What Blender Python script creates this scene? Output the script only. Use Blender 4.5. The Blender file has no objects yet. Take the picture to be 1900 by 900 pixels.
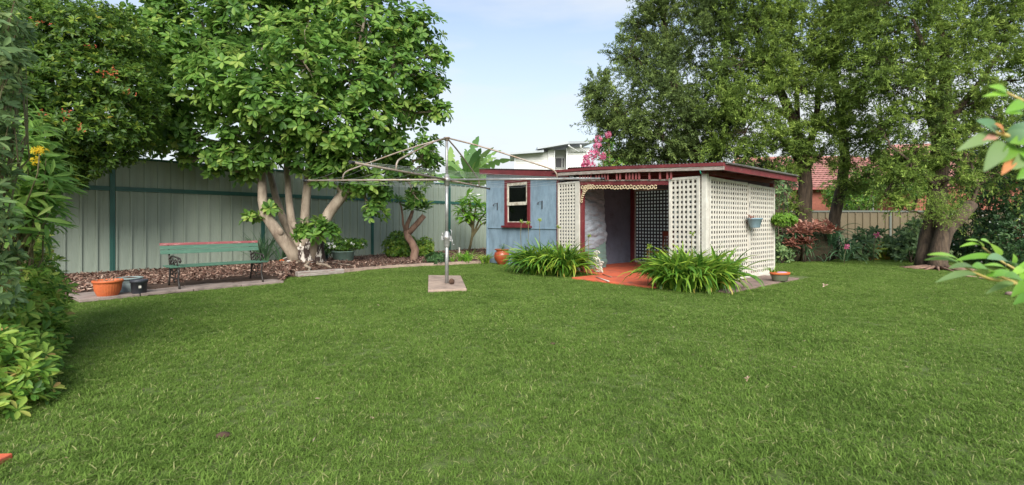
import bpy, math, random
import numpy as np
from mathutils import Vector, Matrix
random.seed(7)
rng = np.random.default_rng(11)
R = math.radians
sc = bpy.context.scene
C = sc.collection

# ------------------------------------------------------------------ camera
H = 1.2            # eye height
FPX = 900.0        # focal length in pixels of the 1900 px wide photograph
cd = bpy.data.cameras.new("camera"); cam = bpy.data.objects.new("camera", cd); C.objects.link(cam)
cam.location = (0, 0, H); cam.rotation_euler = (R(90), 0, 0)
cd.sensor_width = 36.0; cd.lens = 36.0 * FPX / 1900.0; cd.shift_y = -0.020
cd.clip_start = 0.05; cd.clip_end = 1000
cd.dof.use_dof = True; cd.dof.focus_distance = 10.0; cd.dof.aperture_fstop = 3.2
sc.camera = cam

# ------------------------------------------------------------------ sky
SUN_EL, SUN_AZ = R(35), R(175)     # azimuth clockwise from +Y (north)
w = bpy.data.worlds.new("World"); sc.world = w; w.use_nodes = True
nt = w.node_tree; nt.nodes.clear()
def N(t, **k):
    n = nt.nodes.new(t)
    for a, b in k.items(): setattr(n, a, b)
    return n
out = N('ShaderNodeOutputWorld'); bg = N('ShaderNodeBackground'); bg.inputs[1].default_value = 0.087
sky = N('ShaderNodeTexSky', sky_type='NISHITA', sun_disc=False, sun_elevation=SUN_EL, sun_rotation=SUN_AZ)
sky.air_density = 1.0; sky.dust_density = 1.0; sky.ozone_density = 1.0
tc = N('ShaderNodeTexCoord'); sep = N('ShaderNodeSeparateXYZ'); nt.links.new(tc.outputs['Generated'], sep.inputs[0])
mp = N('ShaderNodeMapping'); mp.inputs['Scale'].default_value = (1.0, 1.0, 4.5); mp.inputs['Rotation'].default_value = (0.25, 0.2, 0.3)
nt.links.new(tc.outputs['Generated'], mp.inputs[0])
no = N('ShaderNodeTexNoise'); no.inputs['Scale'].default_value = 1.6; no.inputs['Detail'].default_value = 6; no.inputs['Roughness'].default_value = 0.55
nt.links.new(mp.outputs[0], no.inputs[0])
el = N('ShaderNodeMapRange'); el.inputs[1].default_value = 0.08; el.inputs[2].default_value = 0.48; el.inputs[3].default_value = 0.86; el.inputs[4].default_value = 0.12
nt.links.new(sep.outputs[2], el.inputs[0])
cl = N('ShaderNodeMapRange'); cl.inputs[1].default_value = 0.42; cl.inputs[2].default_value = 0.72; cl.inputs[3].default_value = 0.0; cl.inputs[4].default_value = 0.62
nt.links.new(no.outputs[0], cl.inputs[0])
ad = N('ShaderNodeMath', operation='ADD', use_clamp=True); nt.links.new(el.outputs[0], ad.inputs[0]); nt.links.new(cl.outputs[0], ad.inputs[1])
mx = N('ShaderNodeMix', data_type='RGBA'); nt.links.new(ad.outputs[0], mx.inputs[0])
nt.links.new(sky.outputs[0], mx.inputs[6]); mx.inputs[7].default_value = (3.6, 3.8, 3.95, 1)
nt.links.new(mx.outputs[2], bg.inputs[0]); nt.links.new(bg.outputs[0], out.inputs[0])

# ------------------------------------------------------------------ sun (thin high cloud: weak, soft)
sl = bpy.data.lights.new("sun", 'SUN'); so = bpy.data.objects.new("sun", sl); C.objects.link(so)
sl.energy = 2.2; sl.angle = R(42); sl.color = (1.0, 0.97, 0.92)
dvec = Vector((math.sin(SUN_AZ) * math.cos(SUN_EL), math.cos(SUN_AZ) * math.cos(SUN_EL), math.sin(SUN_EL)))
so.rotation_euler = dvec.to_track_quat('Z', 'Y').to_euler(); so.location = dvec * 40
sc.view_settings.view_transform = 'Standard'; sc.view_settings.look = 'None'
sc.view_settings.exposure = 1.5; sc.view_settings.gamma = 1.0; sc.view_settings.use_curve_mapping = False
sc.cycles.max_bounces = 8; sc.cycles.transparent_max_bounces = 12

# ------------------------------------------------------------------ helpers
def G(px, py, z=0.0):
    """a point of the photograph that lies at height z -> world position"""
    Y = FPX * (H - z) / (py - 412.0)
    return Vector(((px - 950.0) / FPX * Y, Y, z))
def W(px, py, Y):
    return Vector(((px - 950.0) / FPX * Y, Y, H + (412.0 - py) * Y / FPX))

MATS = {}
def srgb(r, g, b):
    f = lambda c: (c / 255) / 12.92 if c / 255 <= 0.04045 else ((c / 255 + 0.055) / 1.055) ** 2.4
    return (f(r), f(g), f(b), 1)
def mat(name, col, rough=0.6, col2=None, scale=8.0, bump=0.0, bscale=60.0, metal=0.0, spec=0.5, stretch=(1, 1, 1), lo=0.35, hi=0.65, dirt=None, dscale=2.5, dlo=0.5, dhi=0.75, tex='Object'):
    if name in MATS: return MATS[name]
    m = bpy.data.materials.new(name); m.use_nodes = True; t = m.node_tree; b = t.nodes['Principled BSDF']
    b.inputs['Roughness'].default_value = rough; b.inputs['Metallic'].default_value = metal
    b.inputs['Specular IOR Level'].default_value = spec; b.inputs['Base Color'].default_value = col
    co = t.nodes.new('ShaderNodeTexCoord'); mpg = t.nodes.new('ShaderNodeMapping'); mpg.inputs['Scale'].default_value = stretch
    t.links.new(co.outputs[tex], mpg.inputs[0])
    last = None
    if col2:
        n = t.nodes.new('ShaderNodeTexNoise'); n.inputs['Scale'].default_value = scale; n.inputs['Detail'].default_value = 6; n.inputs['Roughness'].default_value = 0.65
        t.links.new(mpg.outputs[0], n.inputs[0])
        r = t.nodes.new('ShaderNodeValToRGB'); r.color_ramp.elements[0].position = lo; r.color_ramp.elements[1].position = hi
        r.color_ramp.elements[0].color = col; r.color_ramp.elements[1].color = col2
        t.links.new(n.outputs[0], r.inputs[0]); last = r.outputs[0]
    if dirt:
        n = t.nodes.new('ShaderNodeTexNoise'); n.inputs['Scale'].default_value = dscale; n.inputs['Detail'].default_value = 9; n.inputs['Roughness'].default_value = 0.72
        t.links.new(mpg.outputs[0], n.inputs[0])
        mr = t.nodes.new('ShaderNodeMapRange'); mr.inputs[1].default_value = dlo; mr.inputs[2].default_value = dhi
        t.links.new(n.outputs[0], mr.inputs[0])
        k = t.nodes.new('ShaderNodeMix'); k.data_type = 'RGBA'; t.links.new(mr.outputs[0], k.inputs[0])
        if last: t.links.new(last, k.inputs[6])
        else: k.inputs[6].default_value = col
        k.inputs[7].default_value = dirt; last = k.outputs[2]
    if last: t.links.new(last, b.inputs['Base Color'])
    if bump:
        n = t.nodes.new('ShaderNodeTexNoise'); n.inputs['Scale'].default_value = bscale; n.inputs['Detail'].default_value = 5
        t.links.new(mpg.outputs[0], n.inputs[0])
        bu = t.nodes.new('ShaderNodeBump'); bu.inputs['Strength'].default_value = bump; bu.inputs['Distance'].default_value = 0.02
        t.links.new(n.outputs[0], bu.inputs['Height']); t.links.new(bu.outputs[0], b.inputs['Normal'])
    MATS[name] = m; return m
def leafmat(name, cols, rough=0.45, trans=0.3, spec=0.4):
    """leaf colour picked by the leaf's own age/variation attribute"""
    m = bpy.data.materials.new(name); m.use_nodes = True; t = m.node_tree; b = t.nodes['Principled BSDF']
    a = t.nodes.new('ShaderNodeAttribute'); a.attribute_name = 'var'
    r = t.nodes.new('ShaderNodeValToRGB'); e = r.color_ramp.elements
    e[0].color = cols[0]; e[1].color = cols[-1]
    for i, c in enumerate(cols[1:-1]):
        x = e.new((i + 1) / (len(cols) - 1)); x.color = c
    t.links.new(a.outputs['Fac'], r.inputs[0]); t.links.new(r.outputs[0], b.inputs['Base Color'])
    b.inputs['Roughness'].default_value = rough; b.inputs['Specular IOR Level'].default_value = spec
    tr = t.nodes.new('ShaderNodeBsdfTranslucent'); hs = t.nodes.new('ShaderNodeHueSaturation')
    hs.inputs['Value'].default_value = 1.5; hs.inputs['Saturation'].default_value = .95; hs.inputs['Hue'].default_value = 0.49
    t.links.new(r.outputs[0], hs.inputs['Color']); t.links.new(hs.outputs[0], tr.inputs[0])
    mix = t.nodes.new('ShaderNodeMixShader'); mix.inputs[0].default_value = trans
    t.links.new(b.outputs[0], mix.inputs[1]); t.links.new(tr.outputs[0], mix.inputs[2])
    t.links.new(mix.outputs[0], t.nodes['Material Output'].inputs[0])
    MATS[name] = m; return m

def tag(o, label=None, cat=None, group=None, kind=None):
    if label: o['label'] = label
    if cat: o['category'] = cat
    if group: o['group'] = group
    if kind: o['kind'] = kind
    return o
def thing(name, label, cat, loc=(0, 0, 0), rz=0.0, group=None):
    o = bpy.data.objects.new(name, None); C.objects.link(o); o.empty_display_size = 0.2
    o.location = loc; o.rotation_euler = (0, 0, rz)
    return tag(o, label, cat, group)
def link(name, me, parent=None, loc=None, rot=None):
    o = bpy.data.objects.new(name, me); C.objects.link(o); o.parent = parent
    if loc is not None: o.location = loc
    if rot is not None: o.rotation_euler = rot
    return o
def mesh_np(name, V, F, material, var=None, smooth=False):
    V = np.asarray(V, dtype=np.float32); F = np.asarray(F, dtype=np.int32); k = F.shape[1]
    me = bpy.data.meshes.new(name); me.vertices.add(len(V)); me.vertices.foreach_set('co', V.ravel())
    me.loops.add(F.size); me.loops.foreach_set('vertex_index', F.ravel())
    me.polygons.add(len(F)); me.polygons.foreach_set('loop_start', np.arange(0, F.size, k, dtype=np.int32))
    try: me.polygons.foreach_set('loop_total', np.full(len(F), k, dtype=np.int32))
    except Exception: pass
    if smooth: me.polygons.foreach_set('use_smooth', np.ones(len(F), dtype=bool))
    me.update(calc_edges=True)
    if var is not None:
        at = me.attributes.new('var', 'FLOAT', 'POINT'); at.data.foreach_set('value', np.asarray(var, dtype=np.float32))
    me.materials.append(material); return me

class MB:
    """collects shapes into one mesh"""
    def __init__(s): s.v = []; s.f = []; s.a = []; s.sm = []
    def add(s, vs, fs, var=0.5, smooth=False):
        o = len(s.v); s.v += [tuple(x) for x in vs]; s.a += [var] * len(vs)
        s.f += [tuple(i + o for i in f) for f in fs]; s.sm += [smooth] * len(fs); return s
    def box(s, x0, x1, y0, y1, z0, z1, M=None):
        vs = [(x, y, z) for z in (z0, z1) for y in (y0, y1) for x in (x0, x1)]
        if M: vs = [M @ Vector(v) for v in vs]
        return s.add(vs, [(0, 2, 3, 1), (4, 5, 7, 6), (0, 1, 5, 4), (2, 6, 7, 3), (0, 4, 6, 2), (1, 3, 7, 5)])
    def bar(s, a, b, wd, ht, up=(0, 0, 1)):
        a, b = Vector(a), Vector(b); d = (b - a); L = d.length; d.normalize()
        sd = d.cross(Vector(up))
        if sd.length < 1e-4: sd = d.cross(Vector((1, 0, 0)))
        sd.normalize(); u = sd.cross(d)
        vs = [p + sd * sx * wd / 2 + u * sz * ht / 2 for p in (a, b) for sz in (-1, 1) for sx in (-1, 1)]
        return s.add(vs, [(0, 1, 3, 2), (4, 6, 7, 5), (0, 4, 5, 1), (2, 3, 7, 6), (0, 2, 6, 4), (1, 5, 7, 3)])
    def tube(s, pts, rad, k=8, cap=True, wob=0.0):
        pts = [Vector(p) for p in pts]; n = len(pts)
        if not hasattr(rad, '__len__'): rad = [rad] * n
        vs = []; ref = None
        for i, p in enumerate(pts):
            d = (pts[min(i + 1, n - 1)] - pts[max(i - 1, 0)]).normalized()
            if ref is None:
                ref = d.cross(Vector((0, 0, 1)))
                if ref.length < 1e-3: ref = Vector((1, 0, 0))
            ref = (ref - d * ref.dot(d)).normalized(); b = d.cross(ref)
            for j in range(k):
                a = 2 * math.pi * j / k; rr = rad[i] * (1 + wob * random.uniform(-1, 1))
                vs.append(p + ref * math.cos(a) * rr + b * math.sin(a) * rr)
        fs = [(i * k + j, i * k + (j + 1) % k, (i + 1) * k + (j + 1) % k, (i + 1) * k + j) for i in range(n - 1) for j in range(k)]
        s.add(vs, fs, smooth=k > 4)
        if cap and k > 3:
            o = len(s.v) - n * k
            s.f.append(tuple(o + j for j in reversed(range(k)))); s.f.append(tuple(o + (n - 1) * k + j for j in range(k))); s.sm += [False, False]
        return s
    def lathe(s, prof, k=24, c=(0, 0, 0), sx=1, sy=1, flute=0.0, nfl=0):
        n = len(prof); vs = []
        for r, z in prof:
            for j in range(k):
                a = 2 * math.pi * j / k; rr = r * (1 + (flute * math.cos(a * nfl) if nfl else 0))
                vs.append((c[0] + rr * math.cos(a) * sx, c[1] + rr * math.sin(a) * sy, c[2] + z))
        return s.add(vs, [(i * k + j, i * k + (j + 1) % k, (i + 1) * k + (j + 1) % k, (i + 1) * k + j) for i in range(n - 1) for j in range(k)], smooth=True)
    def blob(s, c, r, k=10, n=6, jit=0.1, sq=(1, 1, 1)):
        prof = [(math.sin(math.pi * i / n), -math.cos(math.pi * i / n)) for i in range(n + 1)]
        vs = []
        for a, z in prof:
            for j in range(k):
                q = 2 * math.pi * j / k; f = r * (1 + jit * random.uniform(-1, 1))
                vs.append((c[0] + a * math.cos(q) * f * sq[0], c[1] + a * math.sin(q) * f * sq[1], c[2] + z * r * sq[2]))
        return s.add(vs, [(i * k + j, i * k + (j + 1) % k, (i + 1) * k + (j + 1) % k, (i + 1) * k + j) for i in range(n) for j in range(k)], smooth=True)
    def mesh(s, name, material):
        me = bpy.data.meshes.new(name); me.from_pydata(s.v, [], s.f)
        me.polygons.foreach_set('use_smooth', np.array(s.sm, dtype=bool))
        at = me.attributes.new('var', 'FLOAT', 'POINT'); at.data.foreach_set('value', np.array(s.a, dtype=np.float32))
        me.materials.append(material); me.update(); return me
    def build(s, name, material, parent=None, loc=None, rot=None, bevel=0.0):
        o = link(name, s.mesh(name, material), parent, loc, rot)
        if bevel:
            b = o.modifiers.new('bevel', 'BEVEL'); b.width = bevel; b.segments = 2; b.limit_method = 'ANGLE'
        return o
def wavy(a, b, n, amp):
    a, b = Vector(a), Vector(b); L = (b - a).length
    return [a.lerp(b, i / n) + (Vector([random.uniform(-1, 1) for _ in range(3)]) * amp * L if 0 < i < n else Vector((0, 0, 0))) for i in range(n + 1)]

# leaf templates: x across, y along the leaf, z up.  unit length
def leaf_tpl(wd=0.42, fold=0.08, droop=0.12, widest=0.55):
    h = wd / 2
    V = [(0, 0, 0), (0, widest * .6, -fold * .4), (0, 1, -droop), (-h * .62, widest * .5, fold * .5), (h * .62, widest * .5, fold * .5),
         (-h, widest + .08, fold - droop * .35), (h, widest + .08, fold - droop * .35), (-h * .55, .88, fold * .4 - droop * .75), (h * .55, .88, fold * .4 - droop * .75), (0, .8, -droop * .6 - fold * .3)]
    F = [(0, 1, 3), (0, 4, 1), (3, 1, 9), (3, 9, 5), (4, 9, 1), (4, 6, 9), (5, 9, 7), (6, 8, 9), (7, 9, 2), (9, 8, 2)]
    return np.array(V, dtype=np.float32), np.array(F, dtype=np.int32)
def diamond_tpl(wd=0.3):
    h = wd / 2
    return np.array([(0, 0, 0), (h, .45, .03), (0, 1, -.08), (-h, .45, .03)], dtype=np.float32), np.array([(0, 1, 2, 3)], dtype=np.int32)
def fold_tpl(wd=0.4):
    h = wd / 2
    return np.array([(0, 0, 0), (h, .5, .06), (0, 1, -.1), (-h, .5, .06)], dtype=np.float32), np.array([(0, 1, 2), (0, 2, 3)], dtype=np.int32)
def basis(y, up):
    """rotation matrices (n,3,3): column y along leaf, z near up"""
    y = y / (np.linalg.norm(y, axis=1, keepdims=True) + 1e-9)
    x = np.cross(y, up); x /= (np.linalg.norm(x, axis=1, keepdims=True) + 1e-9)
    z = np.cross(x, y)
    return np.stack([x, y, z], axis=2)
def unit(n):
    v = rng.normal(size=(n, 3)); return v / np.linalg.norm(v, axis=1, keepdims=True)
class Leaves:
    def __init__(s): s.P = []; s.M = []; s.S = []; s.V = []
    def add(s, P, M, S, V): s.P.append(P); s.M.append(M); s.S.append(S); s.V.append(V)
    def build(s, name, tpl, material, parent, nparts=0, eye=None, part='leaf', kind=None):
        P = np.concatenate(s.P); M = np.concatenate(s.M); S = np.concatenate(s.S); V = np.clip(np.concatenate(s.V), 0, 1)
        tv, tf = tpl; keep = np.ones(len(P), bool)
        if nparts:
            d = np.linalg.norm(P - np.array(eye), axis=1) / S
            idx = np.argsort(d)[:nparts]; keep[idx] = False
            ms = [mesh_np(part, tv, tf, material, np.full(len(tv), (i + .5) / 10)) for i in range(10)]
            for i in idx:
                o = link(part, ms[int(min(9, V[i] * 10))], parent)
                m4 = Matrix([[M[i][r][c] * S[i] for c in range(3)] + [P[i][r]] for r in range(3)] + [[0, 0, 0, 1]])
                o.matrix_local = m4
        P, M, S, V = P[keep], M[keep], S[keep], V[keep]; n = len(P)
        if n == 0: return None
        X = np.einsum('nij,kj->nki', M, tv) * S[:, None, None] + P[:, None, :]
        F = (tf[None] + (np.arange(n) * len(tv))[:, None, None]).reshape(-1, tf.shape[1])
        o = link(name, mesh_np(name, X.reshape(-1, 3), F, material, np.repeat(V, len(tv))), parent)
        if kind: o['kind'] = kind
        return o
def shell_points(c, r, n, inner=0.45, flat=1.0):
    u = unit(n); rad = r * (inner + (1 - inner) * rng.random(n) ** 0.6)
    q = u * rad[:, None]; q[:, 2] *= flat
    return np.array(c)[None] + q, u
def rosettes(L, P, axis, k, size, spread=(50, 85), var0=0.45, dv=0.25, up=0.0):
    n = len(P); axis = axis / np.linalg.norm(axis, axis=1, keepdims=True)
    t = np.cross(axis, unit(n)); t /= np.linalg.norm(t, axis=1, keepdims=True); b = np.cross(axis, t)
    vb = var0 + rng.normal(size=n) * dv * .6
    for j in range(k):
        a = 2 * np.pi * (j / k) + rng.normal(size=n) * .3; sp = np.radians(rng.uniform(*spread, size=n))
        d = axis * np.cos(sp)[:, None] + (t * np.cos(a)[:, None] + b * np.sin(a)[:, None]) * np.sin(sp)[:, None]
        M = basis(d, axis + unit(n) * .25)
        S = size * rng.uniform(.7, 1.2, size=n)
        L.add(P + d * (size * .08), M, S, vb + rng.normal(size=n) * dv * .5)
def sprays(L, T, P, D, length, nl, size, var0=0.4, dv=.2, droop=.5, ang=45):
    """feathery twigs: nl leaves along a drooping stem from each P in direction D"""
    n = len(P); D = D / np.linalg.norm(D, axis=1, keepdims=True); vb = var0 + rng.normal(size=n) * dv * .7
    ln = length * rng.uniform(.6, 1.3, size=n)
    for j in range(nl):
        s = (j + rng.random(n)) / nl
        p = P + D * (ln * s)[:, None]; p[:, 2] -= droop * ln * s ** 2
        p += rng.normal(size=(n, 3)) * size * .15
        d = D + unit(n) * math.tan(R(ang)); d[:, 2] -= droop * s
        L.add(p, basis(d, unit(n) + np.array([0, 0, .8])), size * rng.uniform(.7, 1.25, size=n), vb + (s - .4) * .35 + rng.normal(size=n) * dv * .4)

M = mat
# ------------------------------------------------------------------ materials
m_panel = M('fence_sheet_steel', srgb(157, 167, 151), 0.6, srgb(145, 156, 141), 1.5, dirt=srgb(132, 138, 124), dscale=1.2, dlo=.5, dhi=.8, stretch=(3, 3, .5), spec=.3)
m_post = M('dark_green_steel', srgb(48, 100, 88), 0.45, srgb(42, 86, 77), 2.0)
m_olive = M('olive_fence_paint', srgb(100, 88, 64), 0.6, srgb(88, 77, 56), 2.0, dirt=srgb(88, 80, 60), stretch=(4, 4, .6))
m_blue = M('blue_wall_paint', srgb(132, 152, 166), 0.65, srgb(118, 140, 155), 1.3, dirt=srgb(88, 104, 114), dscale=3.0, dlo=.44, dhi=.8, bump=.06, bscale=30, stretch=(1.5, 1.5, .6))
m_red = M('dark_red_paint', srgb(116, 46, 48), 0.55, srgb(94, 36, 40), 4, dirt=srgb(140, 104, 98), dscale=7, dlo=.58, dhi=.72)
m_redframe = M('window_red_paint', srgb(108, 38, 40), 0.5, srgb(90, 32, 36), 6, dirt=srgb(120, 86, 78), dscale=14, dlo=.6, dhi=.7)
m_grey_timber = M('weathered_grey_timber', srgb(168, 160, 150), 0.8, srgb(120, 108, 100), 6, stretch=(1, 8, 8), dirt=srgb(120, 54, 52), dscale=5, dlo=.55, dhi=.68, bump=.3, bscale=40)
m_sash = M('peeling_white_paint', srgb(196, 190, 174), 0.7, srgb(150, 138, 118), 12, lo=.45, hi=.62, dirt=srgb(112, 96, 80), dscale=16, dlo=.56, dhi=.66)
m_white = M('lattice_white_paint', srgb(204, 200, 188), 0.65, srgb(184, 178, 164), 5, dirt=srgb(136, 126, 108), dscale=9, dlo=.54, dhi=.8)
m_whiteframe = M('frame_white_paint', srgb(204, 200, 188), 0.55, srgb(178, 172, 160), 4, dirt=srgb(140, 132, 116), dscale=6, dlo=.6, dhi=.8)
m_galv = M('galvanised_pipe', srgb(168, 168, 164), 0.42, srgb(140, 140, 138), 9, metal=.55, dirt=srgb(142, 112, 90), dscale=6, dlo=.56, dhi=.7)
m_rustpipe = M('aged_pipe', srgb(160, 152, 142), 0.55, srgb(138, 118, 98), 7, metal=.35, dirt=srgb(124, 84, 60), dscale=9, dlo=.55, dhi=.68)
m_wire = M('line_wire', srgb(190, 192, 190), 0.5, metal=.3)
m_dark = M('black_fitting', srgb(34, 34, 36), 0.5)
m_conc = M('pinkish_concrete', srgb(172, 150, 132), 0.9, srgb(148, 128, 114), 5, bump=.3, bscale=70, dirt=srgb(112, 98, 86), dscale=4)
m_paver = M('stone_paver', srgb(150, 134, 124), 0.9, srgb(126, 112, 102), 3, bump=.3, bscale=60, dirt=srgb(92, 82, 74), dscale=3)
m_orange = M('orange_painted_concrete', srgb(208, 100, 66), 0.75, srgb(190, 90, 60), 3, dirt=srgb(124, 84, 72), dscale=2.6, bump=.2, dlo=.5, dhi=.72)
m_apron = M('brown_concrete', srgb(138, 116, 104), 0.9, srgb(112, 94, 86), 3, dirt=srgb(86, 72, 66), dscale=2.2, bump=.3)
m_terra = M('terracotta', srgb(198, 104, 56), 0.6, srgb(178, 88, 48), 6, dirt=srgb(160, 110, 80), dscale=8, dlo=.6, dhi=.8)
m_black = M('black_plastic', srgb(52, 54, 60), 0.5)
m_teal = M('pale_teal_plastic', srgb(128, 142, 138), 0.6, srgb(112, 126, 124), 5, dirt=srgb(98, 98, 90), dscale=6)
m_tub = M('sage_green_plastic', srgb(118, 142, 130), 0.55, srgb(106, 130, 118), 3, dirt=srgb(92, 104, 90), dscale=5)
m_bluegrey = M('blue_grey_plastic', srgb(128, 152, 160), 0.5, srgb(112, 134, 144), 5)
m_iron = M('black_cast_iron', srgb(48, 46, 44), 0.5, srgb(66, 60, 54), 12, metal=.4)
m_bgreen = M('bench_green_paint', srgb(74, 110, 90), 0.6, srgb(62, 96, 78), 5, stretch=(1, 6, 6), dirt=srgb(116, 140, 118), dscale=9, dlo=.58, dhi=.72)
m_bred = M('bench_red_paint', srgb(142, 74, 74), 0.65, srgb(124, 62, 64), 5, stretch=(1, 6, 6), dirt=srgb(184, 156, 146), dscale=7, dlo=.55, dhi=.66)
m_soil = M('dark_soil', srgb(84, 62, 46), 0.95, srgb(58, 42, 32), 14, bump=.6, bscale=40)
m_ground = M('ground_under_grass', srgb(90, 106, 46), 0.95, srgb(76, 90, 42), 20, bump=.5, bscale=60, dirt=srgb(84, 92, 44), dscale=.7)
m_bark = M('pale_bark', srgb(158, 144, 126), 0.85, srgb(118, 104, 88), 7, stretch=(1, 1, .35), bump=.5, bscale=24, dirt=srgb(94, 74, 60), dscale=3.0, dlo=.55, dhi=.72)
m_barkbase = M('mottled_peeling_bark', srgb(58, 44, 38), 0.9, srgb(206, 196, 184), 9, stretch=(1.2, 1.2, .45), lo=.5, hi=.56, bump=.8, bscale=20)
m_barkdark = M('dark_rough_bark', srgb(92, 76, 60), 0.95, srgb(52, 42, 34), 7, stretch=(1.5, 1.5, .3), bump=1.0, bscale=22, dirt=srgb(112, 96, 78), dscale=4)
m_barkmid = M('grey_brown_bark', srgb(142, 112, 94), 0.9, srgb(104, 80, 66), 7, stretch=(1, 1, .35), bump=.7, bscale=26, dirt=srgb(154, 128, 110), dscale=5)
m_stem = M('green_brown_stem', srgb(116, 110, 74), 0.8, srgb(92, 80, 54), 6)
m_twig = M('dry_twig', srgb(150, 128, 104), 0.9, srgb(112, 90, 70), 6)
m_wood = M('brown_chair_wood', srgb(120, 56, 28), 0.45, srgb(92, 40, 22), 5, stretch=(1, 1, 6))
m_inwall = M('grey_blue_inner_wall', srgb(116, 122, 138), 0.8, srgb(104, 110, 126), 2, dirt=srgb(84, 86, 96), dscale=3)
m_wbw = M('white_house_boards', srgb(216, 216, 208), 0.6, srgb(206, 206, 200), 1)
m_housetrim = M('pale_house_trim', srgb(212, 214, 210), 0.5)
m_metalroof = M('pale_metal_roof', srgb(150, 156, 158), 0.4, metal=.2)
m_tile = M('red_roof_tile', srgb(170, 118, 106), 0.8, srgb(146, 98, 90), 3, dirt=srgb(120, 84, 72), dscale=2)
m_brick = M('red_brick', srgb(160, 96, 76), 0.85, srgb(132, 78, 64), 9, dirt=srgb(120, 78, 62), dscale=4)
m_corr = M('galvanised_corrugated_roof', srgb(150, 150, 146), 0.5, srgb(120, 116, 108), 3, metal=.4)
m_glass = bpy.data.materials.new('window_glass'); m_glass.use_nodes = True
_t = m_glass.node_tree; _b = _t.nodes['Principled BSDF']; _b.inputs['Base Color'].default_value = (.75, .8, .8, 1); _b.inputs['Roughness'].default_value = .06
_tp = _t.nodes.new('ShaderNodeBsdfTransparent'); _tp.inputs[0].default_value = (.72, .76, .76, 1); _fr = _t.nodes.new('ShaderNodeFresnel'); _fr.inputs[0].default_value = 2.1
_gl = _t.nodes.new('ShaderNodeBsdfGlossy'); _gl.inputs['Roughness'].default_value = .05
_mx = _t.nodes.new('ShaderNodeMixShader'); _t.links.new(_fr.outputs[0], _mx.inputs[0]); _t.links.new(_tp.outputs[0], _mx.inputs[1]); _t.links.new(_gl.outputs[0], _mx.inputs[2])
_t.links.new(_mx.outputs[0], _t.nodes['Material Output'].inputs[0])
m_sheet = bpy.data.materials.new('translucent_plastic_sheet'); m_sheet.use_nodes = True
_t = m_sheet.node_tree; _b = _t.nodes['Principled BSDF']; _b.inputs['Base Color'].default_value = srgb(228, 226, 232); _b.inputs['Roughness'].default_value = .5
_tr = _t.nodes.new('ShaderNodeBsdfTranslucent'); _tr.inputs[0].default_value = (.9, .9, .93, 1); _mx = _t.nodes.new('ShaderNodeMixShader'); _mx.inputs[0].default_value = .75
_t.links.new(_b.outputs[0], _mx.inputs[1]); _t.links.new(_tr.outputs[0], _mx.inputs[2]); _t.links.new(_mx.outputs[0], _t.nodes['Material Output'].inputs[0])
m_tarp = M('grey_tarpaulin', srgb(150, 156, 163), 0.28, srgb(134, 141, 149), 3, dirt=srgb(122, 128, 132), dscale=4, spec=.6, bump=1.0, bscale=7, stretch=(1, 1, 2.2))
m_tarpgreen = M('sea_green_tarpaulin', srgb(116, 140, 132), 0.45, srgb(102, 128, 120), 3)

l_big = leafmat('glossy_big_leaf', [srgb(52, 84, 36), srgb(78, 116, 48), srgb(106, 144, 62), srgb(140, 168, 80), srgb(156, 172, 84)], .5, .45, .3)
l_cam = leafmat('dark_glossy_leaf', [srgb(50, 76, 34), srgb(76, 108, 42), srgb(108, 138, 50), srgb(150, 160, 60), srgb(184, 100, 60)], .45, .42, .35)
l_fine = leafmat('fine_foliage', [srgb(60, 76, 40), srgb(88, 110, 50), srgb(118, 142, 62), srgb(152, 172, 82)], .6, .35, .2)
l_fine2 = leafmat('grey_green_fine_foliage', [srgb(62, 76, 46), srgb(86, 104, 58), srgb(112, 132, 70), srgb(144, 162, 88)], .6, .35, .2)
l_near = leafmat('light_green_shrub_leaf', [srgb(58, 88, 38), srgb(84, 124, 48), srgb(116, 152, 60), srgb(158, 176, 80), srgb(168, 140, 84)], .5, .42, .3)
l_lance = leafmat('long_lance_leaf', [srgb(66, 100, 50), srgb(94, 134, 62), srgb(126, 162, 76), srgb(160, 184, 94)], .5, .42, .3)
l_grey = leafmat('dull_dark_leaf', [srgb(72, 94, 64), srgb(94, 120, 76), srgb(118, 144, 88), srgb(146, 160, 102)], .55, .35, .3)
l_aga = leafmat('strap_leaf', [srgb(44, 80, 26), srgb(72, 116, 36), srgb(108, 148, 48), srgb(150, 172, 62), srgb(190, 172, 82)], .4, .3, .45)
l_strapdark = leafmat('grey_green_strap_leaf', [srgb(54, 84, 60), srgb(74, 108, 76), srgb(96, 132, 92), srgb(126, 156, 112)], .5, .25, .35)
l_brom = leafmat('coppery_bromeliad_leaf', [srgb(92, 56, 42), srgb(132, 84, 66), srgb(164, 116, 98), srgb(184, 146, 126)], .45, .25, .4)
l_plum = leafmat('frangipani_leaf', [srgb(80, 124, 42), srgb(108, 156, 52), srgb(132, 178, 62), srgb(166, 198, 84)], .4, .35, .4)
l_banana = leafmat('banana_leaf', [srgb(64, 98, 52), srgb(88, 126, 64), srgb(116, 150, 78), srgb(150, 170, 100)], .45, .35, .4)
l_fern = leafmat('bright_fern_leaf', [srgb(76, 112, 36), srgb(100, 140, 46), srgb(130, 164, 60)], .5, .35, .3)
l_shrub = leafmat('low_shrub_leaf', [srgb(46, 82, 32), srgb(72, 114, 40), srgb(108, 144, 50), srgb(150, 168, 62)], .45, .3, .4)
l_hedge = leafmat('hedge_leaf', [srgb(36, 62, 36), srgb(54, 86, 46), srgb(76, 108, 58), srgb(100, 130, 70)], .5, .28, .35)
l_white = leafmat('white_petal', [srgb(226, 228, 222), srgb(246, 246, 240)], .6, .3, .2)
l_pink = leafmat('pink_petal', [srgb(176, 66, 100), srgb(200, 100, 136), srgb(216, 150, 172)], .6, .35, .2)
l_yellow = leafmat('yellow_petal', [srgb(226, 196, 40), srgb(240, 216, 70)], .6, .3, .2)
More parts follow.
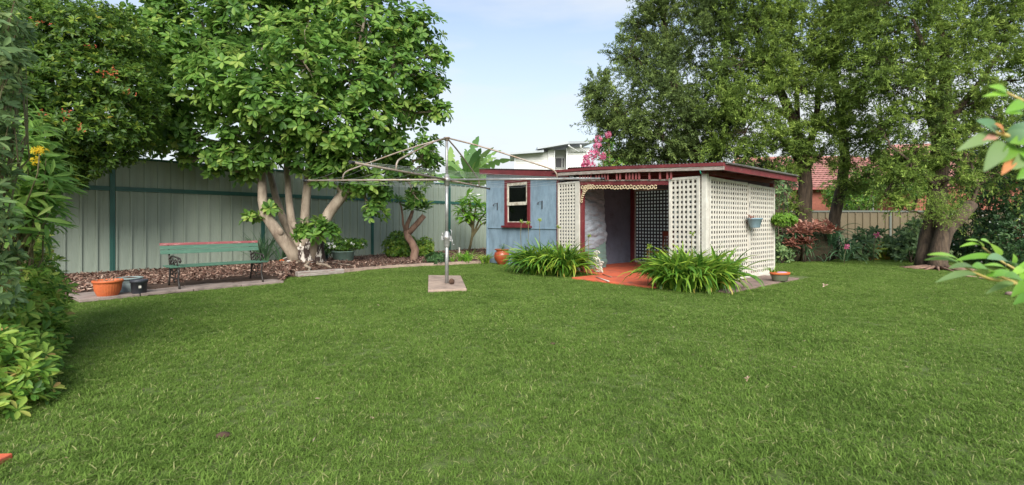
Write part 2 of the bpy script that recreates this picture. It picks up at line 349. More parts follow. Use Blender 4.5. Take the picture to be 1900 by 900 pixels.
l_orange = leafmat('orange_leaf', [srgb(186, 116, 70), srgb(200, 140, 84)], .5, .3, .2)
l_chip = leafmat('bark_chips', [srgb(74, 52, 44), srgb(108, 80, 68), srgb(138, 110, 94), srgb(182, 158, 140)], .9, 0.0, .15)
l_grass = leafmat('grass_blade', [srgb(80, 104, 47), srgb(101, 128, 57), srgb(120, 147, 68), srgb(168, 168, 114)], .75, .35, .08)
# patches of lighter and darker turf over the blades
_t = l_grass.node_tree; _b = _t.nodes['Principled BSDF']; _ge = _t.nodes.new('ShaderNodeNewGeometry')
_n1 = _t.nodes.new('ShaderNodeTexNoise'); _n1.inputs['Scale'].default_value = 1.1; _n1.inputs['Detail'].default_value = 9; _n1.inputs['Roughness'].default_value = .75; _t.links.new(_ge.outputs['Position'], _n1.inputs[0])
_a = [n for n in _t.nodes if n.type == 'ATTRIBUTE'][0]; _rp = [n for n in _t.nodes if n.type == 'VALTORGB'][0]
_mr = _t.nodes.new('ShaderNodeMapRange'); _mr.inputs[1].default_value = .3; _mr.inputs[2].default_value = .7; _mr.inputs[3].default_value = -.25; _mr.inputs[4].default_value = .25
_t.links.new(_n1.outputs[0], _mr.inputs[0]); _ad = _t.nodes.new('ShaderNodeMath'); _ad.operation = 'ADD'
_t.links.new(_a.outputs['Fac'], _ad.inputs[0]); _t.links.new(_mr.outputs[0], _ad.inputs[1]); _t.links.new(_ad.outputs[0], _rp.inputs[0])

# ================================================================== SETTING
FP = Vector((-9.57, 10.19, 0)); FU = Vector((.637, .770, 0)).normalized(); FN = Vector((FU.y, -FU.x, 0)); FROT = math.atan2(FU.y, FU.x)
def FW(t, n, z=0): return FP + FU * t + FN * n + Vector((0, 0, z))        # n = distance out into the lawn
SP = Vector((3.66, 9.23, 0)); SX = Vector((.647, -.762, 0)).normalized(); SY = Vector((-SX.y, SX.x, 0)); SROT = math.atan2(SX.y, SX.x)
def SW(t, s, z=0): return SP - SX * t + SY * s + Vector((0, 0, z))

bed_front = [Vector((-12.5, 4.6, 0)), Vector((-9.0, 6.6, 0)), G(110, 556.5), G(290, 549), FW(.45, 4.32), FW(2.76, 4.26), FW(2.9, 3.35), G(552, 513), G(640, 505), G(794, 493), G(905, 488)]
def ground():
    n = 140; xs = np.linspace(-1, 1, n); xs = np.sign(xs) * (np.abs(xs) ** 2.2) * 160
    X, Y = np.meshgrid(xs, xs + 12)
    Z = 0.012 * np.sin(X * 1.1) * np.cos(Y * .9) - .006
    V = np.stack([X, Y, Z], -1).reshape(-1, 3)
    i = np.arange(n * n).reshape(n, n); F = np.stack([i[:-1, :-1], i[:-1, 1:], i[1:, 1:], i[1:, :-1]], -1).reshape(-1, 4)
    tag(link('ground', mesh_np('ground', V, F, m_ground, smooth=True)), kind='structure')
ground()
# garden bed: a raised sheet between the lawn edge and the fence
TREE1 = W(565, 487, 12.0); TREE1.z = 0
def bed_h(x, y, q):
    e = min(1, q * 8, )
    b = .07 * e + .16 * math.exp(-((x - TREE1.x) ** 2 + (y - TREE1.y) ** 2) / 1.3)
    return .012 + b * min(1, q * 5) * (1 if q < .93 else (1 - q) / .07 * .8 + .2)
def resample(P, n):
    d = [0]
    for a, b in zip(P, P[1:]): d.append(d[-1] + (b - a).length)
    o = []
    for i in range(n):
        s = d[-1] * i / (n - 1); j = 0
        while j < len(d) - 2 and d[j + 1] < s: j += 1
        o.append(P[j].lerp(P[j + 1], (s - d[j]) / (d[j + 1] - d[j] + 1e-9)))
    return o
bf = resample(bed_front, 90); bb = resample([FW(-6.5, -.2), FW(13.7, -.2)], 90)
V = []; K = 16
for a, b in zip(bf, bb):
    for j in range(K):
        q = j / (K - 1); p = a.lerp(b, q); V.append((p.x, p.y, bed_h(p.x, p.y, q) + random.uniform(-.008, .008)))
F = [(i * K + j, (i + 1) * K + j, (i + 1) * K + j + 1, i * K + j + 1) for i in range(89) for j in range(K - 1)]
tag(link('garden_bed', mesh_np('garden_bed', V, F, m_soil, smooth=True)), kind='structure')
# bark chips and fallen sticks on it
L = Leaves(); n = 42000
u = rng.random(n) * 88.99; i0 = u.astype(int); fr = u - i0; q = rng.random(n) ** .8 * .96 + .01
A = np.array([tuple(p) for p in bf]); B = np.array([tuple(p) for p in bb])
pa = A[i0] * (1 - fr)[:, None] + A[i0 + 1] * fr[:, None]; pb = B[i0] * (1 - fr)[:, None] + B[i0 + 1] * fr[:, None]
P = pa * (1 - q)[:, None] + pb * q[:, None]; P[:, 2] = [bed_h(x, y, qq) + .006 for x, y, qq in zip(P[:, 0], P[:, 1], q)]
P[:, 2] += rng.random(n) * .02
ok = np.ones(n, bool)
rel = P - np.array(FP); tt = rel @ np.array(FU); nn = rel @ np.array(FN); ok &= ~((tt > -.35) & (tt < 2.8) & (nn > 3.38) & (nn < 4.4))
P = P[ok]; n = len(P)
d = unit(n); d[:, 2] *= .3
L.add(P, basis(d, np.tile([0, 0, 1.], (n, 1)) + unit(n) * .6), rng.uniform(.03, .085, n), rng.random(n) ** 1.2)
chip = (np.array([(-.18, 0, 0), (.18, .05, 0), (.14, 1, .03), (-.1, .92, .0), (0, .5, .16)], dtype=np.float32), np.array([(0, 1, 4), (1, 2, 4), (2, 3, 4), (3, 0, 4)], dtype=np.int32))
tag(L.build('bark_mulch', chip, l_chip, None), 'brown bark mulch and leaf litter covering the bed along the fence', 'mulch', kind='stuff')
# pavers under the bench
for i, t0 in enumerate([-.3, .45, 1.2, 1.97]):
    t1 = [.45, 1.2, 1.97, 2.76][i]; mb = MB()
    mb.box(t0 + .008, t1 - .008, -.45, .43, 0, .05)
    o = mb.build('paver', m_paver, None, FW(0, 3.85, -.002 + random.uniform(-.004, .006)), (R(random.uniform(-.4, .4)), 0, FROT), .008)
    tag(o, ['stone paver under the terracotta and black pots, leftmost of the row', 'stone paver just left of the bench', 'stone paver under the left legs of the bench', 'stone paver under the right legs of the bench, last before the mulch'][i], 'paver', 'stone pavers laid under the bench')
# timber sleeper and brick edging
a, b = G(550, 513.5), G(636, 507); d = (b - a); L_ = d.length; mb = MB(); mb.box(0, L_, -.09, .09, 0, .11)
tag(mb.build('timber_sleeper', m_grey_timber, None, a, (0, 0, math.atan2(d.y, d.x)), .012), 'short grey timber sleeper edging the lawn in front of the many trunked tree', 'garden edging')
mb = MB(); ed = resample([G(636, 505.5), G(700, 499.5), G(794, 493), G(860, 490), G(908, 488)], 26)
for a, b in zip(ed, ed[1:]): mb.bar(a + Vector((0, 0, .03)), a.lerp(b, .985) + Vector((0, 0, .03 + random.uniform(-.006, .006))), .09, .09)
tag(mb.build('concrete_edging', m_conc, None), 'low concrete edging strip between lawn and mulch bed near the shed', 'garden edging')
# concrete apron and orange floor of the pergola
def slab(name, x0, x1, y0, y1, z, m, kind='structure'):
    mb = MB(); mb.box(x0, x1, y0, y1, -.1, z)
    return tag(mb.build(name, m, None, SP, (0, 0, SROT), .01), kind=kind)
slab('orange_floor', -3.9, -.02, -.1, 3.1, .03, m_orange)
slab('orange_floor', -2.35, -.3, -1.15, -.101, .029, m_orange)
slab('concrete_path', .0, .8, -.7, 2.45, .026, m_apron)
# brick paving corner at bottom left
mb = MB(); mb.box(-.7, 0, -1.2, 0, -.1, .03)
tag(mb.build('terracotta_path', m_orange, None, (-2.53, 2.46, 0), (0, 0, R(4)), .006), kind='structure')

# ------------------------------------------------------------------ lawn grass
def tuft(seed, n=22, h=.05, spread=.05):
    rg = random.Random(seed); V = []; F = []; A = []
    for _ in range(n):
        a = rg.uniform(0, 6.28); r = spread * math.sqrt(rg.random()); bx, by = r * math.cos(a), r * math.sin(a)
        a2 = rg.uniform(0, 6.28); ln = h * rg.uniform(.6, 1.35); bend = rg.uniform(.35, 1.7); wd = rg.uniform(.0016, .0028); v = rg.random()
        v = .1 + .6 * v if v < .93 else 1.0
        dx, dy = math.cos(a2), math.sin(a2); sx, sy = -dy, dx; o = len(V)
        for k, s in enumerate((0, .45, .8)):
            cx = bx + dx * ln * bend * s * s; cy = by + dy * ln * bend * s * s; cz = ln * s * (1 - .35 * bend * s); w_ = wd * (1, .9, .6)[k]
            V += [(cx - sx * w_, cy - sy * w_, cz), (cx + sx * w_, cy + sy * w_, cz)]
        V.append((bx + dx * ln * bend, by + dy * ln * bend, ln * (1 - .4 * bend)))
        F += [(o, o + 1, o + 3), (o, o + 3, o + 2), (o + 2, o + 3, o + 5), (o + 2, o + 5, o + 4), (o + 4, o + 5, o + 6)]; A += [v] * 7
    return mesh_np('grass_tuft', V, F, l_grass, A)
tc_col = bpy.data.collections.new('grass_tufts')
for i in range(8):
    o = bpy.data.objects.new('grass_tuft', tuft(i, 27 if i < 6 else 18, .031 if i < 6 else .042)); tc_col.objects.link(o)
def pip(X, Y, poly):
    ins = np.zeros(len(X), bool); n = len(poly)
    for i in range(n):
        x1, y1 = poly[i]; x2, y2 = poly[(i + 1) % n]
        c = ((y1 > Y) != (y2 > Y)) & (X < (x2 - x1) * (Y - y1) / (y2 - y1 + 1e-12) + x1); ins ^= c
    return ins
n = 560000
Yp = 1.3 + 16.2 * rng.random(n); Xp = (rng.random(n) * 2 - 1) * 21
kp = np.abs(Xp) < 1.16 * Yp + 1.0; Xp, Yp = Xp[kp], Yp[kp]
def srect(x0, x1, y0, y1): return [tuple((SP + SX * a + SY * b)[:2]) for a, b in ((x0, y0), (x1, y0), (x1, y1), (x0, y1))]
bad = pip(Xp, Yp, [tuple(p[:2]) for p in bed_front] + [tuple(p[:2]) for p in (FW(13.7, -.2), FW(-6.5, -.2))])
bad |= pip(Xp, Yp, srect(-7, 0, -.02, 3.3)) | pip(Xp, Yp, srect(-2.37, -.28, -1.17, 0)) | pip(Xp, Yp, srect(-.02, .85, -.72, 3.2))
PAD = [G(794, 543), G(866, 540), G(855, 515), G(795, 514)]
bad |= pip(Xp, Yp, [tuple(p[:2]) for p in PAD]) | pip(Xp, Yp, [(-3.3, 1.2), (-2.5, 1.2), (-2.53, 2.47), (-3.3, 2.5)])
rel = np.stack([Xp - FP.x, Yp - FP.y], 1); bad |= (rel @ np.array(FN[:2]) < .3)
bad |= pip(Xp, Yp, [tuple(FW(t, n_)[:2]) for t, n_ in ((-.3, 3.4), (2.76, 3.4), (2.76, 4.29), (-.3, 4.29))])
bad |= (Xp - 11.0) ** 2 + (Yp - 12.4) ** 2 < .3
Xp, Yp = Xp[~bad], Yp[~bad]; n = len(Xp)
Zp = 0.012 * np.sin(Xp * 1.1) * np.cos(Yp * .9) - .008
me = bpy.data.meshes.new('grass'); me.vertices.add(n); me.vertices.foreach_set('co', np.stack([Xp, Yp, Zp], 1).astype(np.float32).ravel())
at = me.attributes.new('rot', 'FLOAT_VECTOR', 'POINT'); at.data.foreach_set('vector', np.stack([rng.normal(size=n) * .12, rng.normal(size=n) * .12, rng.random(n) * 6.28], 1).astype(np.float32).ravel())
at = me.attributes.new('sca', 'FLOAT', 'POINT'); pn = .5 + .5 * np.sin(Xp * 2.1 + 1.3 * np.sin(Yp * 1.7)) * np.cos(Yp * 2.6 + np.sin(Xp * 3.1)); at.data.foreach_set('value', (rng.uniform(.6, 1.15, n) * (.75 + .4 * pn)).astype(np.float32))
at = me.attributes.new('idx', 'INT', 'POINT'); at.data.foreach_set('value', rng.integers(0, 8, n).astype(np.int32))
go = link('grass', me); tag(go, 'short green lawn grass covering the whole yard', 'grass', kind='stuff')
ng = bpy.data.node_groups.new('scatter_grass', 'GeometryNodeTree')
ng.interface.new_socket('Geometry', in_out='INPUT', socket_type='NodeSocketGeometry'); ng.interface.new_socket('Geometry', in_out='OUTPUT', socket_type='NodeSocketGeometry')
gi = ng.nodes.new('NodeGroupInput'); gout = ng.nodes.new('NodeGroupOutput'); iop = ng.nodes.new('GeometryNodeInstanceOnPoints')
ci = ng.nodes.new('GeometryNodeCollectionInfo'); ci.inputs['Collection'].default_value = tc_col; ci.inputs['Separate Children'].default_value = True; ci.inputs['Reset Children'].default_value = True
def na(nm, dt):
    a_ = ng.nodes.new('GeometryNodeInputNamedAttribute'); a_.data_type = dt; a_.inputs[0].default_value = nm
    return [o_ for o_ in a_.outputs if o_.enabled and o_.name == 'Attribute'][0]
ng.links.new(gi.outputs[0], iop.inputs['Points']); ng.links.new(ci.outputs[0], iop.inputs['Instance']); iop.inputs['Pick Instance'].default_value = True
ng.links.new(na('idx', 'INT'), iop.inputs['Instance Index'])
rt = ng.nodes.new('FunctionNodeEulerToRotation'); ng.links.new(na('rot', 'FLOAT_VECTOR'), rt.inputs[0]); ng.links.new(rt.outputs[0], iop.inputs['Rotation'])
ng.links.new(na('sca', 'FLOAT'), iop.inputs['Scale']); ng.links.new(iop.outputs[0], gout.inputs[0])
go.modifiers.new('scatter', 'NODES').node_group = ng
print('grass tufts', n)

# ================================================================== FENCE along the left
fence = thing('steel_fence', 'tall grey green sheet steel fence with dark green posts and rails behind the garden bed', 'fence', FP, FROT)
PW = .2715
def pan_mesh(w_, z0, z1, nm):
    mb = MB(); pr = [(0, 0), (.012, -.0), (.016, .036), (.05, .036), (.056, 0), (w_ * .55, 0), (w_ * .56, .003), (w_ * .57, 0), (w_ + .001, 0)]
    vs = []
    for z in (z0, z1): vs += [(x, -y, z) for x, y in [(a, -b) for a, b in pr]]
    k = len(pr); mb.add([(x, -y, z) for x, y, z in vs], [(i, i + 1, k + i + 1, k + i) for i in range(k - 1)])
    return mb.mesh(nm, m_panel)
posts = [-2.6, .92, 4.19, 7.71, 11.19, 14.5]
for a, b in zip(posts, posts[1:]):
    nb = round((b - a - .08) / PW); w_ = (b - a - .08) / nb
    lo = pan_mesh(w_, .05, 1.905, 'fence_panel'); hi = pan_mesh(w_, 1.99, 2.66, 'fence_panel')
    for i in range(nb):
        link('fence_panel', lo, fence, (a + .04 + i * w_, random.uniform(-.002, .002), 0)); link('fence_panel', hi, fence, (a + .04 + i * w_, random.uniform(-.003, .003) + .012, 0))
    for z0, z1, d in ((.0, .075, .03), (1.9, 2.0, .04), (2.64, 2.69, .025)):
        mb = MB(); mb.box(a + .045, b - .045, -d, d, z0, z1)
        if z0 > 1 and z1 < 2.1: mb.box(a + .045, b - .045, -d - .006, d + .006, 1.945, 1.955)
        mb.build('rail', m_post, fence, bevel=.004)
for p in posts:
    mb = MB(); mb.box(p - .045, p + .045, -.04, .04, -.1, 2.62); mb.box(p - .014, p + .014, -.047, -.04, -.1, 2.62)
    mb.build('post', m_post, fence, bevel=.006)

# ================================================================== SHED WITH LATTICE PERGOLA
# local frame of the shed: x to the right along the front, y into the depth; origin at the front right corner post
shed = thing('garden_shed', 'blue garden shed joined to a white lattice pergola under a dark red fascia', 'shed', SP, SROT)
XL, XM, XD = -6.77, -3.9, -3.11      # left end, blue/lattice joint, door post
DEP = 3.12
def roof_z(x): return 2.245 + (-x + .5) * .058 if x > -3.4 else 2.413 + (-x - 3.4) * .095
# blue front wall with a hole for the window
WX0, WX1, WZ0, WZ1 = -5.94, -4.88, 1.12, 2.36
def wallpiece(name, x0, x1, y0, y1, z0, z1, m, **k):
    mb = MB(); mb.box(x0, x1, y0, y1, z0, z1); return mb.build(name, m, shed, **k)
def toppiece(name, x0, x1, y0, y1, z0, m, off=.06):
    mb = MB(); mb.box(x0, x1, y0, y1, z0, 1)
    for i in range(4, 8):
        x, y, z = mb.v[i]; mb.v[i] = (x, y, roof_z(x) - off)
    return mb.build(name, m, shed)
wallpiece('wall_board', XL, XM, .0, .05, 0, 1.03, m_blue)
toppiece('wall_board', XL, WX0, -.012, .045, 1.033, m_blue); toppiece('wall_board', WX1, XM, -.012, .045, 1.033, m_blue)
wallpiece('wall_board', WX0, WX1, -.011, .045, 1.033, WZ0, m_blue)
toppiece('wall_board', WX0, WX1, -.011, .045, WZ1, m_blue)
wallpiece('wall_trim', XL - .012, XM, -.024, -.002, 1.018, 1.045, m_blue, bevel=.003)
wallpiece('wall_trim', XL - .03, XL + .03, -.03, .01, 0, 2.6, m_blue)
toppiece('wall_board', XL - .01, XL + .04, .052, DEP, 0, m_blue)
toppiece('wall_board', XL + .04, XM - .04, DEP - .05, DEP, 0, m_blue)
toppiece('inner_wall', XM - .04, XM + .01, .052, DEP, 0, m_inwall, .1)
wallpiece('wall_trim', XM + .01, XM + .016, .06, DEP - .05, 1.37, 1.376, m_inwall)
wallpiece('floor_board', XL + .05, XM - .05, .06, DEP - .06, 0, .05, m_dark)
# window
win = wallpiece('window', WX0 - .0, WX0 + .1, -.045, .05, WZ0 - .02, WZ1 + .02, m_redframe, bevel=.004)
def wp(name, x0, x1, y0, y1, z0, z1, m, bv=.004):
    mb = MB(); mb.box(x0, x1, y0, y1, z0, z1); return mb.build(name, m, win, bevel=bv)
wp('frame', WX1 - .1, WX1, -.046, .05, WZ0 - .02, WZ1 + .02, m_redframe); wp('frame', WX0 + .1, WX1 - .1, -.044, .05, WZ1 - .07, WZ1 + .02, m_redframe)
wp('frame', WX0 + .1, WX1 - .1, -.043, .05, WZ0 - .02, WZ0 + .07, m_redframe)
wp('sill', WX0 - .08, WX1 + .06, -.1, .05, WZ0 - .075, WZ0 - .018, m_redframe)
a0, a1 = WX0 + .1, WX1 - .1; mid = 1.72
wp('sash', a0, a0 + .06, -.03, .02, mid, WZ1 - .07, m_sash); wp('sash', a1 - .06, a1, -.03, .02, mid, WZ1 - .07, m_sash)
wp('sash', a0 + .06, a1 - .06, -.029, .02, WZ1 - .15, WZ1 - .07, m_sash); wp('sash', a0 + .0, a1, -.034, .02, mid - .06, mid + .03, m_sash)
wp('sash', a0, a0 + .03, -.01, .03, WZ0 + .07, mid - .06, m_white); wp('sash', a1 - .025, a1, -.009, .03, WZ0 + .07, mid - .06, m_redframe); wp('sash', a0 + .03, a1 - .025, -.011, .03, WZ0 + .07, WZ0 + .095, m_sash)
wp('pane', a0 + .06, a1 - .06, -.008, -.004, mid + .03, WZ1 - .15, m_glass, 0); wp('pane', a0 + .03, a1 - .025, .008, .012, WZ0 + .095, mid - .06, m_glass, 0)
mb = MB(); mb.tube([(a0 + .56, .14, WZ1), (a0 + .56, .14, mid + .26)], .004, 5); mb.lathe([(.004, 0), (.02, -.03), (.024, -.07), (.0, -.09)], 10, (a0 + .56, .14, mid + .27)); mb.build('pull_cord', m_white, win)
wp('added_pane_backing', a0 + .05, a1 - .05, .12, .125, mid - .02, WZ1 - .05, M('added_pane_backing_tint', srgb(120, 132, 148), .9, srgb(96, 106, 120), 6, stretch=(4, 1, .6)), 0)  # added backing sheet, lightens the upper pane in place of its sky reflection
# wall hooks
for hx, hz in ((-4.42, 1.655), (-6.28, 1.66)):
    mb = MB(); mb.box(-.012, .012, -.012, 0, -.11, .1)
    mb.tube([(0, -.01, .07)] + [(-.02 - .07 * math.sin(a) - .05 * a / 3, -.04 - .05 * a / 3, .07 + .035 * math.cos(a) - .035) for a in np.linspace(0, 5, 12)], .008, 6)
    mb.build('wall_hook', m_iron, shed, (hx, -.02, hz))
# posts
wallpiece('post', XM + .004, XM + .05, -.03, .045, 0, roof_z(XM) - .08, m_redframe, bevel=.004)
wallpiece('post', XD - .03, XD + .05, -.012, .09, .03, 2.16, m_red, bevel=.004)
wallpiece('post', -.05, .05, -.02, .08, .0, 2.16, m_whiteframe, bevel=.006)
wallpiece('post', -.04, .04, DEP - .06, DEP + .03, .0, 2.1, m_red, bevel=.006)
wallpiece('post', XM + .02, XM + .12, DEP - .1, DEP, .03, 2.3, m_red, bevel=.006)
def slope_bar(name, x0, x1, y0, y1, za, zb, m, par=shed, off=None, bevel=.004, seg=1):
    """bar whose bottom/top follow the roof line: za..zb are offsets from roof_z"""
    mb = MB()
    for k in range(seg):
        xa = x0 + (x1 - x0) * k / seg; xb = x0 + (x1 - x0) * (k + 1) / seg; mb.box(xa, xb, y0, y1, 0, 1)
        o_ = len(mb.v) - 8
        for i in range(8):
            x, y, z = mb.v[o_ + i]; mb.v[o_ + i] = (x, y, roof_z(x) + (za if i < 4 else zb))
    return mb.build(name, m, par, bevel=bevel)
# lattice panels: every lath its own mesh
def lattice(org, ang, wd, ht, z0, label=None, pitch=.0972, sw=.044, fr=(.05, .05, .05, .05), m=m_white, sk=0.0):
    """org: lower left of the panel in the shed frame; runs along +x turned by ang; outer face towards -y"""
    base = MB(); l, r_, t_, b_ = fr
    if l: base.box(0, l, -.018, .018, 0, ht)
    if r_: base.box(wd - r_, wd, -.018, .018, 0, ht)
    if t_: base.box(l, wd - r_, -.0175, .0175, ht - t_, ht)
    if b_: base.box(l, wd - r_, -.0175, .0175, 0, b_)
    if sk:
        base.v = [(x, y, z + (sk * x if z > ht * .5 else 0)) for x, y, z in base.v]
    o = base.build('lattice_panel', m_whiteframe, shed, (org[0], org[1], z0), (0, 0, ang), .004)
    if label: o['label'] = label
    vm = MB(); vm.box(-sw / 2, sw / 2, -.009, -.001, b_ - .012, ht - t_ + .012); vm = vm.mesh('slat', m)
    hm = MB(); hm.box(l - .012, wd - r_ + .012, .001, .008, -sw / 2, sw / 2); hm = hm.mesh('slat', m)
    nx = max(2, round((wd - l - r_) / pitch)); px = (wd - l - r_) / nx
    for i in range(nx + 1): link('slat', vm, o, (l + i * px, random.uniform(-.001, .001), 0), (0, R(random.uniform(-.15, .15)), 0))
    nz = max(2, round((ht - t_ - b_) / pitch)); pz = (ht - t_ - b_) / nz
    for i in range(nz + 1): link('slat', hm, o, (0, random.uniform(-.001, .001), b_ + i * pz), (0, R(random.uniform(-.12, .12)), 0))
    return o
lattice((-.72, -.045), 0, .655, 2.05, .03, 'square white lattice panel on the right of the pergola opening', fr=(.05, .05, .05, .05))
lattice((XM + .07, -.04), 0, XD - XM - .07, 2.15, .03, 'narrow white lattice panel between the blue wall and the opening', fr=(.05, .13, .05, .05), pitch=.085, sw=.042)
PA = math.pi / 2
lattice((.05, .09), PA, 1.62, 2.04, .03, 'large white lattice panel on the right side, front half', fr=(.045, .0, .05, .05), sk=-.03)
lattice((.05, 1.76), PA, 1.34, 1.99, .03, 'white lattice panel on the right side, rear half', fr=(.0, .045, .05, .05), sk=-.03)
mb = MB(); mb.box(.03, .085, 1.71, 1.76, 0, 2.0); mb.build('post', m_whiteframe, shed, bevel=.004)
wallpiece('bottom_plate', .032, .1, .1, DEP, .0, .05, m_whiteframe)
lattice((XM + .13, DEP - .03), 0, -XM - .2, 2.1, .04, 'lattice panel closing the back of the pergola', fr=(.03, .03, .05, .05), m=M('shaded_lattice', srgb(62, 56, 62), .7))  # back slats: the pergola's inner shade is put into this dark colour
slope_bar('wall_trim', XM + .05, .0, DEP - .05, DEP - .01, -.3, -.06, m_inwall)
# translucent sheet tacked behind the back lattice
mb = MB(); nx, nz = 30, 16
vs = [(XM + .13 + (-XM - .2) * i / nx, DEP + .03 + .012 * math.sin(i * 1.7 + j * .8), .06 + 2.1 * j / nz) for j in range(nz + 1) for i in range(nx + 1)]
mb.add(vs, [(j * (nx + 1) + i, j * (nx + 1) + i + 1, (j + 1) * (nx + 1) + i + 1, (j + 1) * (nx + 1) + i) for j in range(nz) for i in range(nx)], smooth=True)
mb.build('plastic_sheet', m_sheet, shed)
# beam, battens and fascia over the opening
slope_bar('beam', XD + .02, -.72, -.05, .0, -.37, -.25, m_red)
slope_bar('beam', XD + .02, -.70, -.062, -.051, -.285, -.255, m_grey_timber)
x = XD + .06; skip = {5, 11, 12, 15, 21, 22, 24, 25, 27}
k = 0
while x < -.62:
    if k not in skip:
        mb = MB(); mb.box(-.018, .018, -.11, -.09, 0, .2)
        mb.build('batten', M('faded_red_paint', srgb(152, 86, 84), .7, srgb(130, 62, 62), 8), shed, (x, 0, roof_z(x) - .26), (0, R(random.uniform(-2.5, 2.5)), 0))
    x += .083; k += 1
mb = MB(); mb.bar((-.78, -.03, roof_z(-.7) - .2), (-.62, -.03, roof_z(-.6) - .05), .02, .03); mb.build('brace', m_red, shed)
slope_bar('beam', XM + .05, .02, -.015, .04, -.075, -.02, m_redframe)
slope_bar('fascia', -7.0, -3.4, -.135, -.105, -.125, .02, m_red, seg=1)
slope_bar('fascia', -3.72, .46, -.17, -.136, -.105, -.035, m_grey_timber, seg=2)
slope_bar('fascia', -3.9, .465, -.18, -.1, -.034, .03, m_red, seg=3)
mb = MB(); FE = DEP + .16
zf = roof_z(.5); mb.add([(x, y, z) for y, dz in ((-.134, 0), (FE, -.03)) for z_ in (0, 1) for x in (.43, .47) for z in [zf + dz + (-.105 if z_ == 0 else .0)]], [(0, 1, 3, 2), (4, 6, 7, 5), (0, 4, 5, 1), (2, 3, 7, 6), (0, 2, 6, 4), (1, 5, 7, 3)])
mb.build('fascia', m_red, shed)
mb = MB(); mb.add([(x, y, z) for y, dz in ((-.09, 0), (DEP - .0, -.03)) for z_ in (0, 1) for x in (-.0, .05) for z in [zf + dz + (-.13 if z_ == 0 else -.02)]], [(0, 1, 3, 2), (4, 6, 7, 5), (0, 4, 5, 1), (2, 3, 7, 6), (0, 2, 6, 4), (1, 5, 7, 3)])
mb.build('beam', m_redframe, shed)
for ry in (.6, 1.25, 1.9, 2.55, 3.08):
    slope_bar('rafter', XM + .02, .425, ry, ry + .05, -.1, -.025, m_redframe)
# corrugated roof: corrugations run front to back
mb = MB(); xs = np.arange(-7.02, .5, .0254 / 1.0); vs = []
for y, dz in ((-.16, 0.008), (FE + .02, -.022)):
    for i, x in enumerate(xs): vs.append((x, y, roof_z(x) + dz + .035 + .009 * math.sin(i * math.pi / 1.5)))
n_ = len(xs); mb.add(vs, [(i, i + 1, n_ + i + 1, n_ + i) for i in range(n_ - 1)], smooth=True)
mb.build('corrugated_roof', m_corr, shed)
# side edge shows the end of sheets laid across
mb = MB(); ys = np.arange(-.14, FE, .028); vs = []
for x in (.36, .525):
    for i, y in enumerate(ys): vs.append((x, y, roof_z(.5) + .014 - .03 * (y / FE) + .009 * (1 if i % 2 else -1)))
n_ = len(ys); mb.add(vs, [(i, i + 1, n_ + i + 1, n_ + i) for i in range(n_ - 1)]); mb.build('roof_flashing', m_corr, shed)
# shell lace valance
mb = MB()
def ringat(c, r):
    pts = [(c[0] + r * math.cos(a), c[1], c[2] + r * 1.15 * math.sin(a)) for a in np.linspace(.3, 6.0, 9)]; mb.tube(pts, r * .36, 5)
x = XD + .1; i = 0
m_shell = M('cream_shell', srgb(206, 190, 158), .7, srgb(176, 154, 118), 20)
while x < -1.0:
    ringat((x, -.055 + random.uniform(-.008, .008), roof_z(x) - .42 + random.uniform(-.01, .01)), .033); x += .086
for j in range(11):
    q = j / 10 * 1.5; cx = XD + .07 + .36 * (1 - math.cos(math.pi / 2 - q)) ; cz = 2.07 - .33 * (1 - math.sin(math.pi / 2 - q)) * 1.0
    ringat((XD + .07 + .34 * (1 - math.sin(q)), -.055, 2.03 - .36 * (1 - math.cos(q))), .03)
    if j < 7: ringat((XD + .08 + .24 * (1 - math.sin(q)), -.05, 2.05 - .25 * (1 - math.cos(q))), .026)
mb.build('lace_trim', m_shell, shed)
mb = MB(); mb.tube([(-.0, -.14, roof_z(0) - .04), (.0, -.16, roof_z(0) - .1), (.01, -.15, roof_z(0) - .17)], .012, 6); mb.build('cord_tie', M('green_cord', srgb(40, 130, 110), .5), shed)

# ------------------------------------------------------------------ things in and on the shed
def lsh(x, y, z): return tuple(SP + SX * x + SY * y + Vector((0, 0, z)))
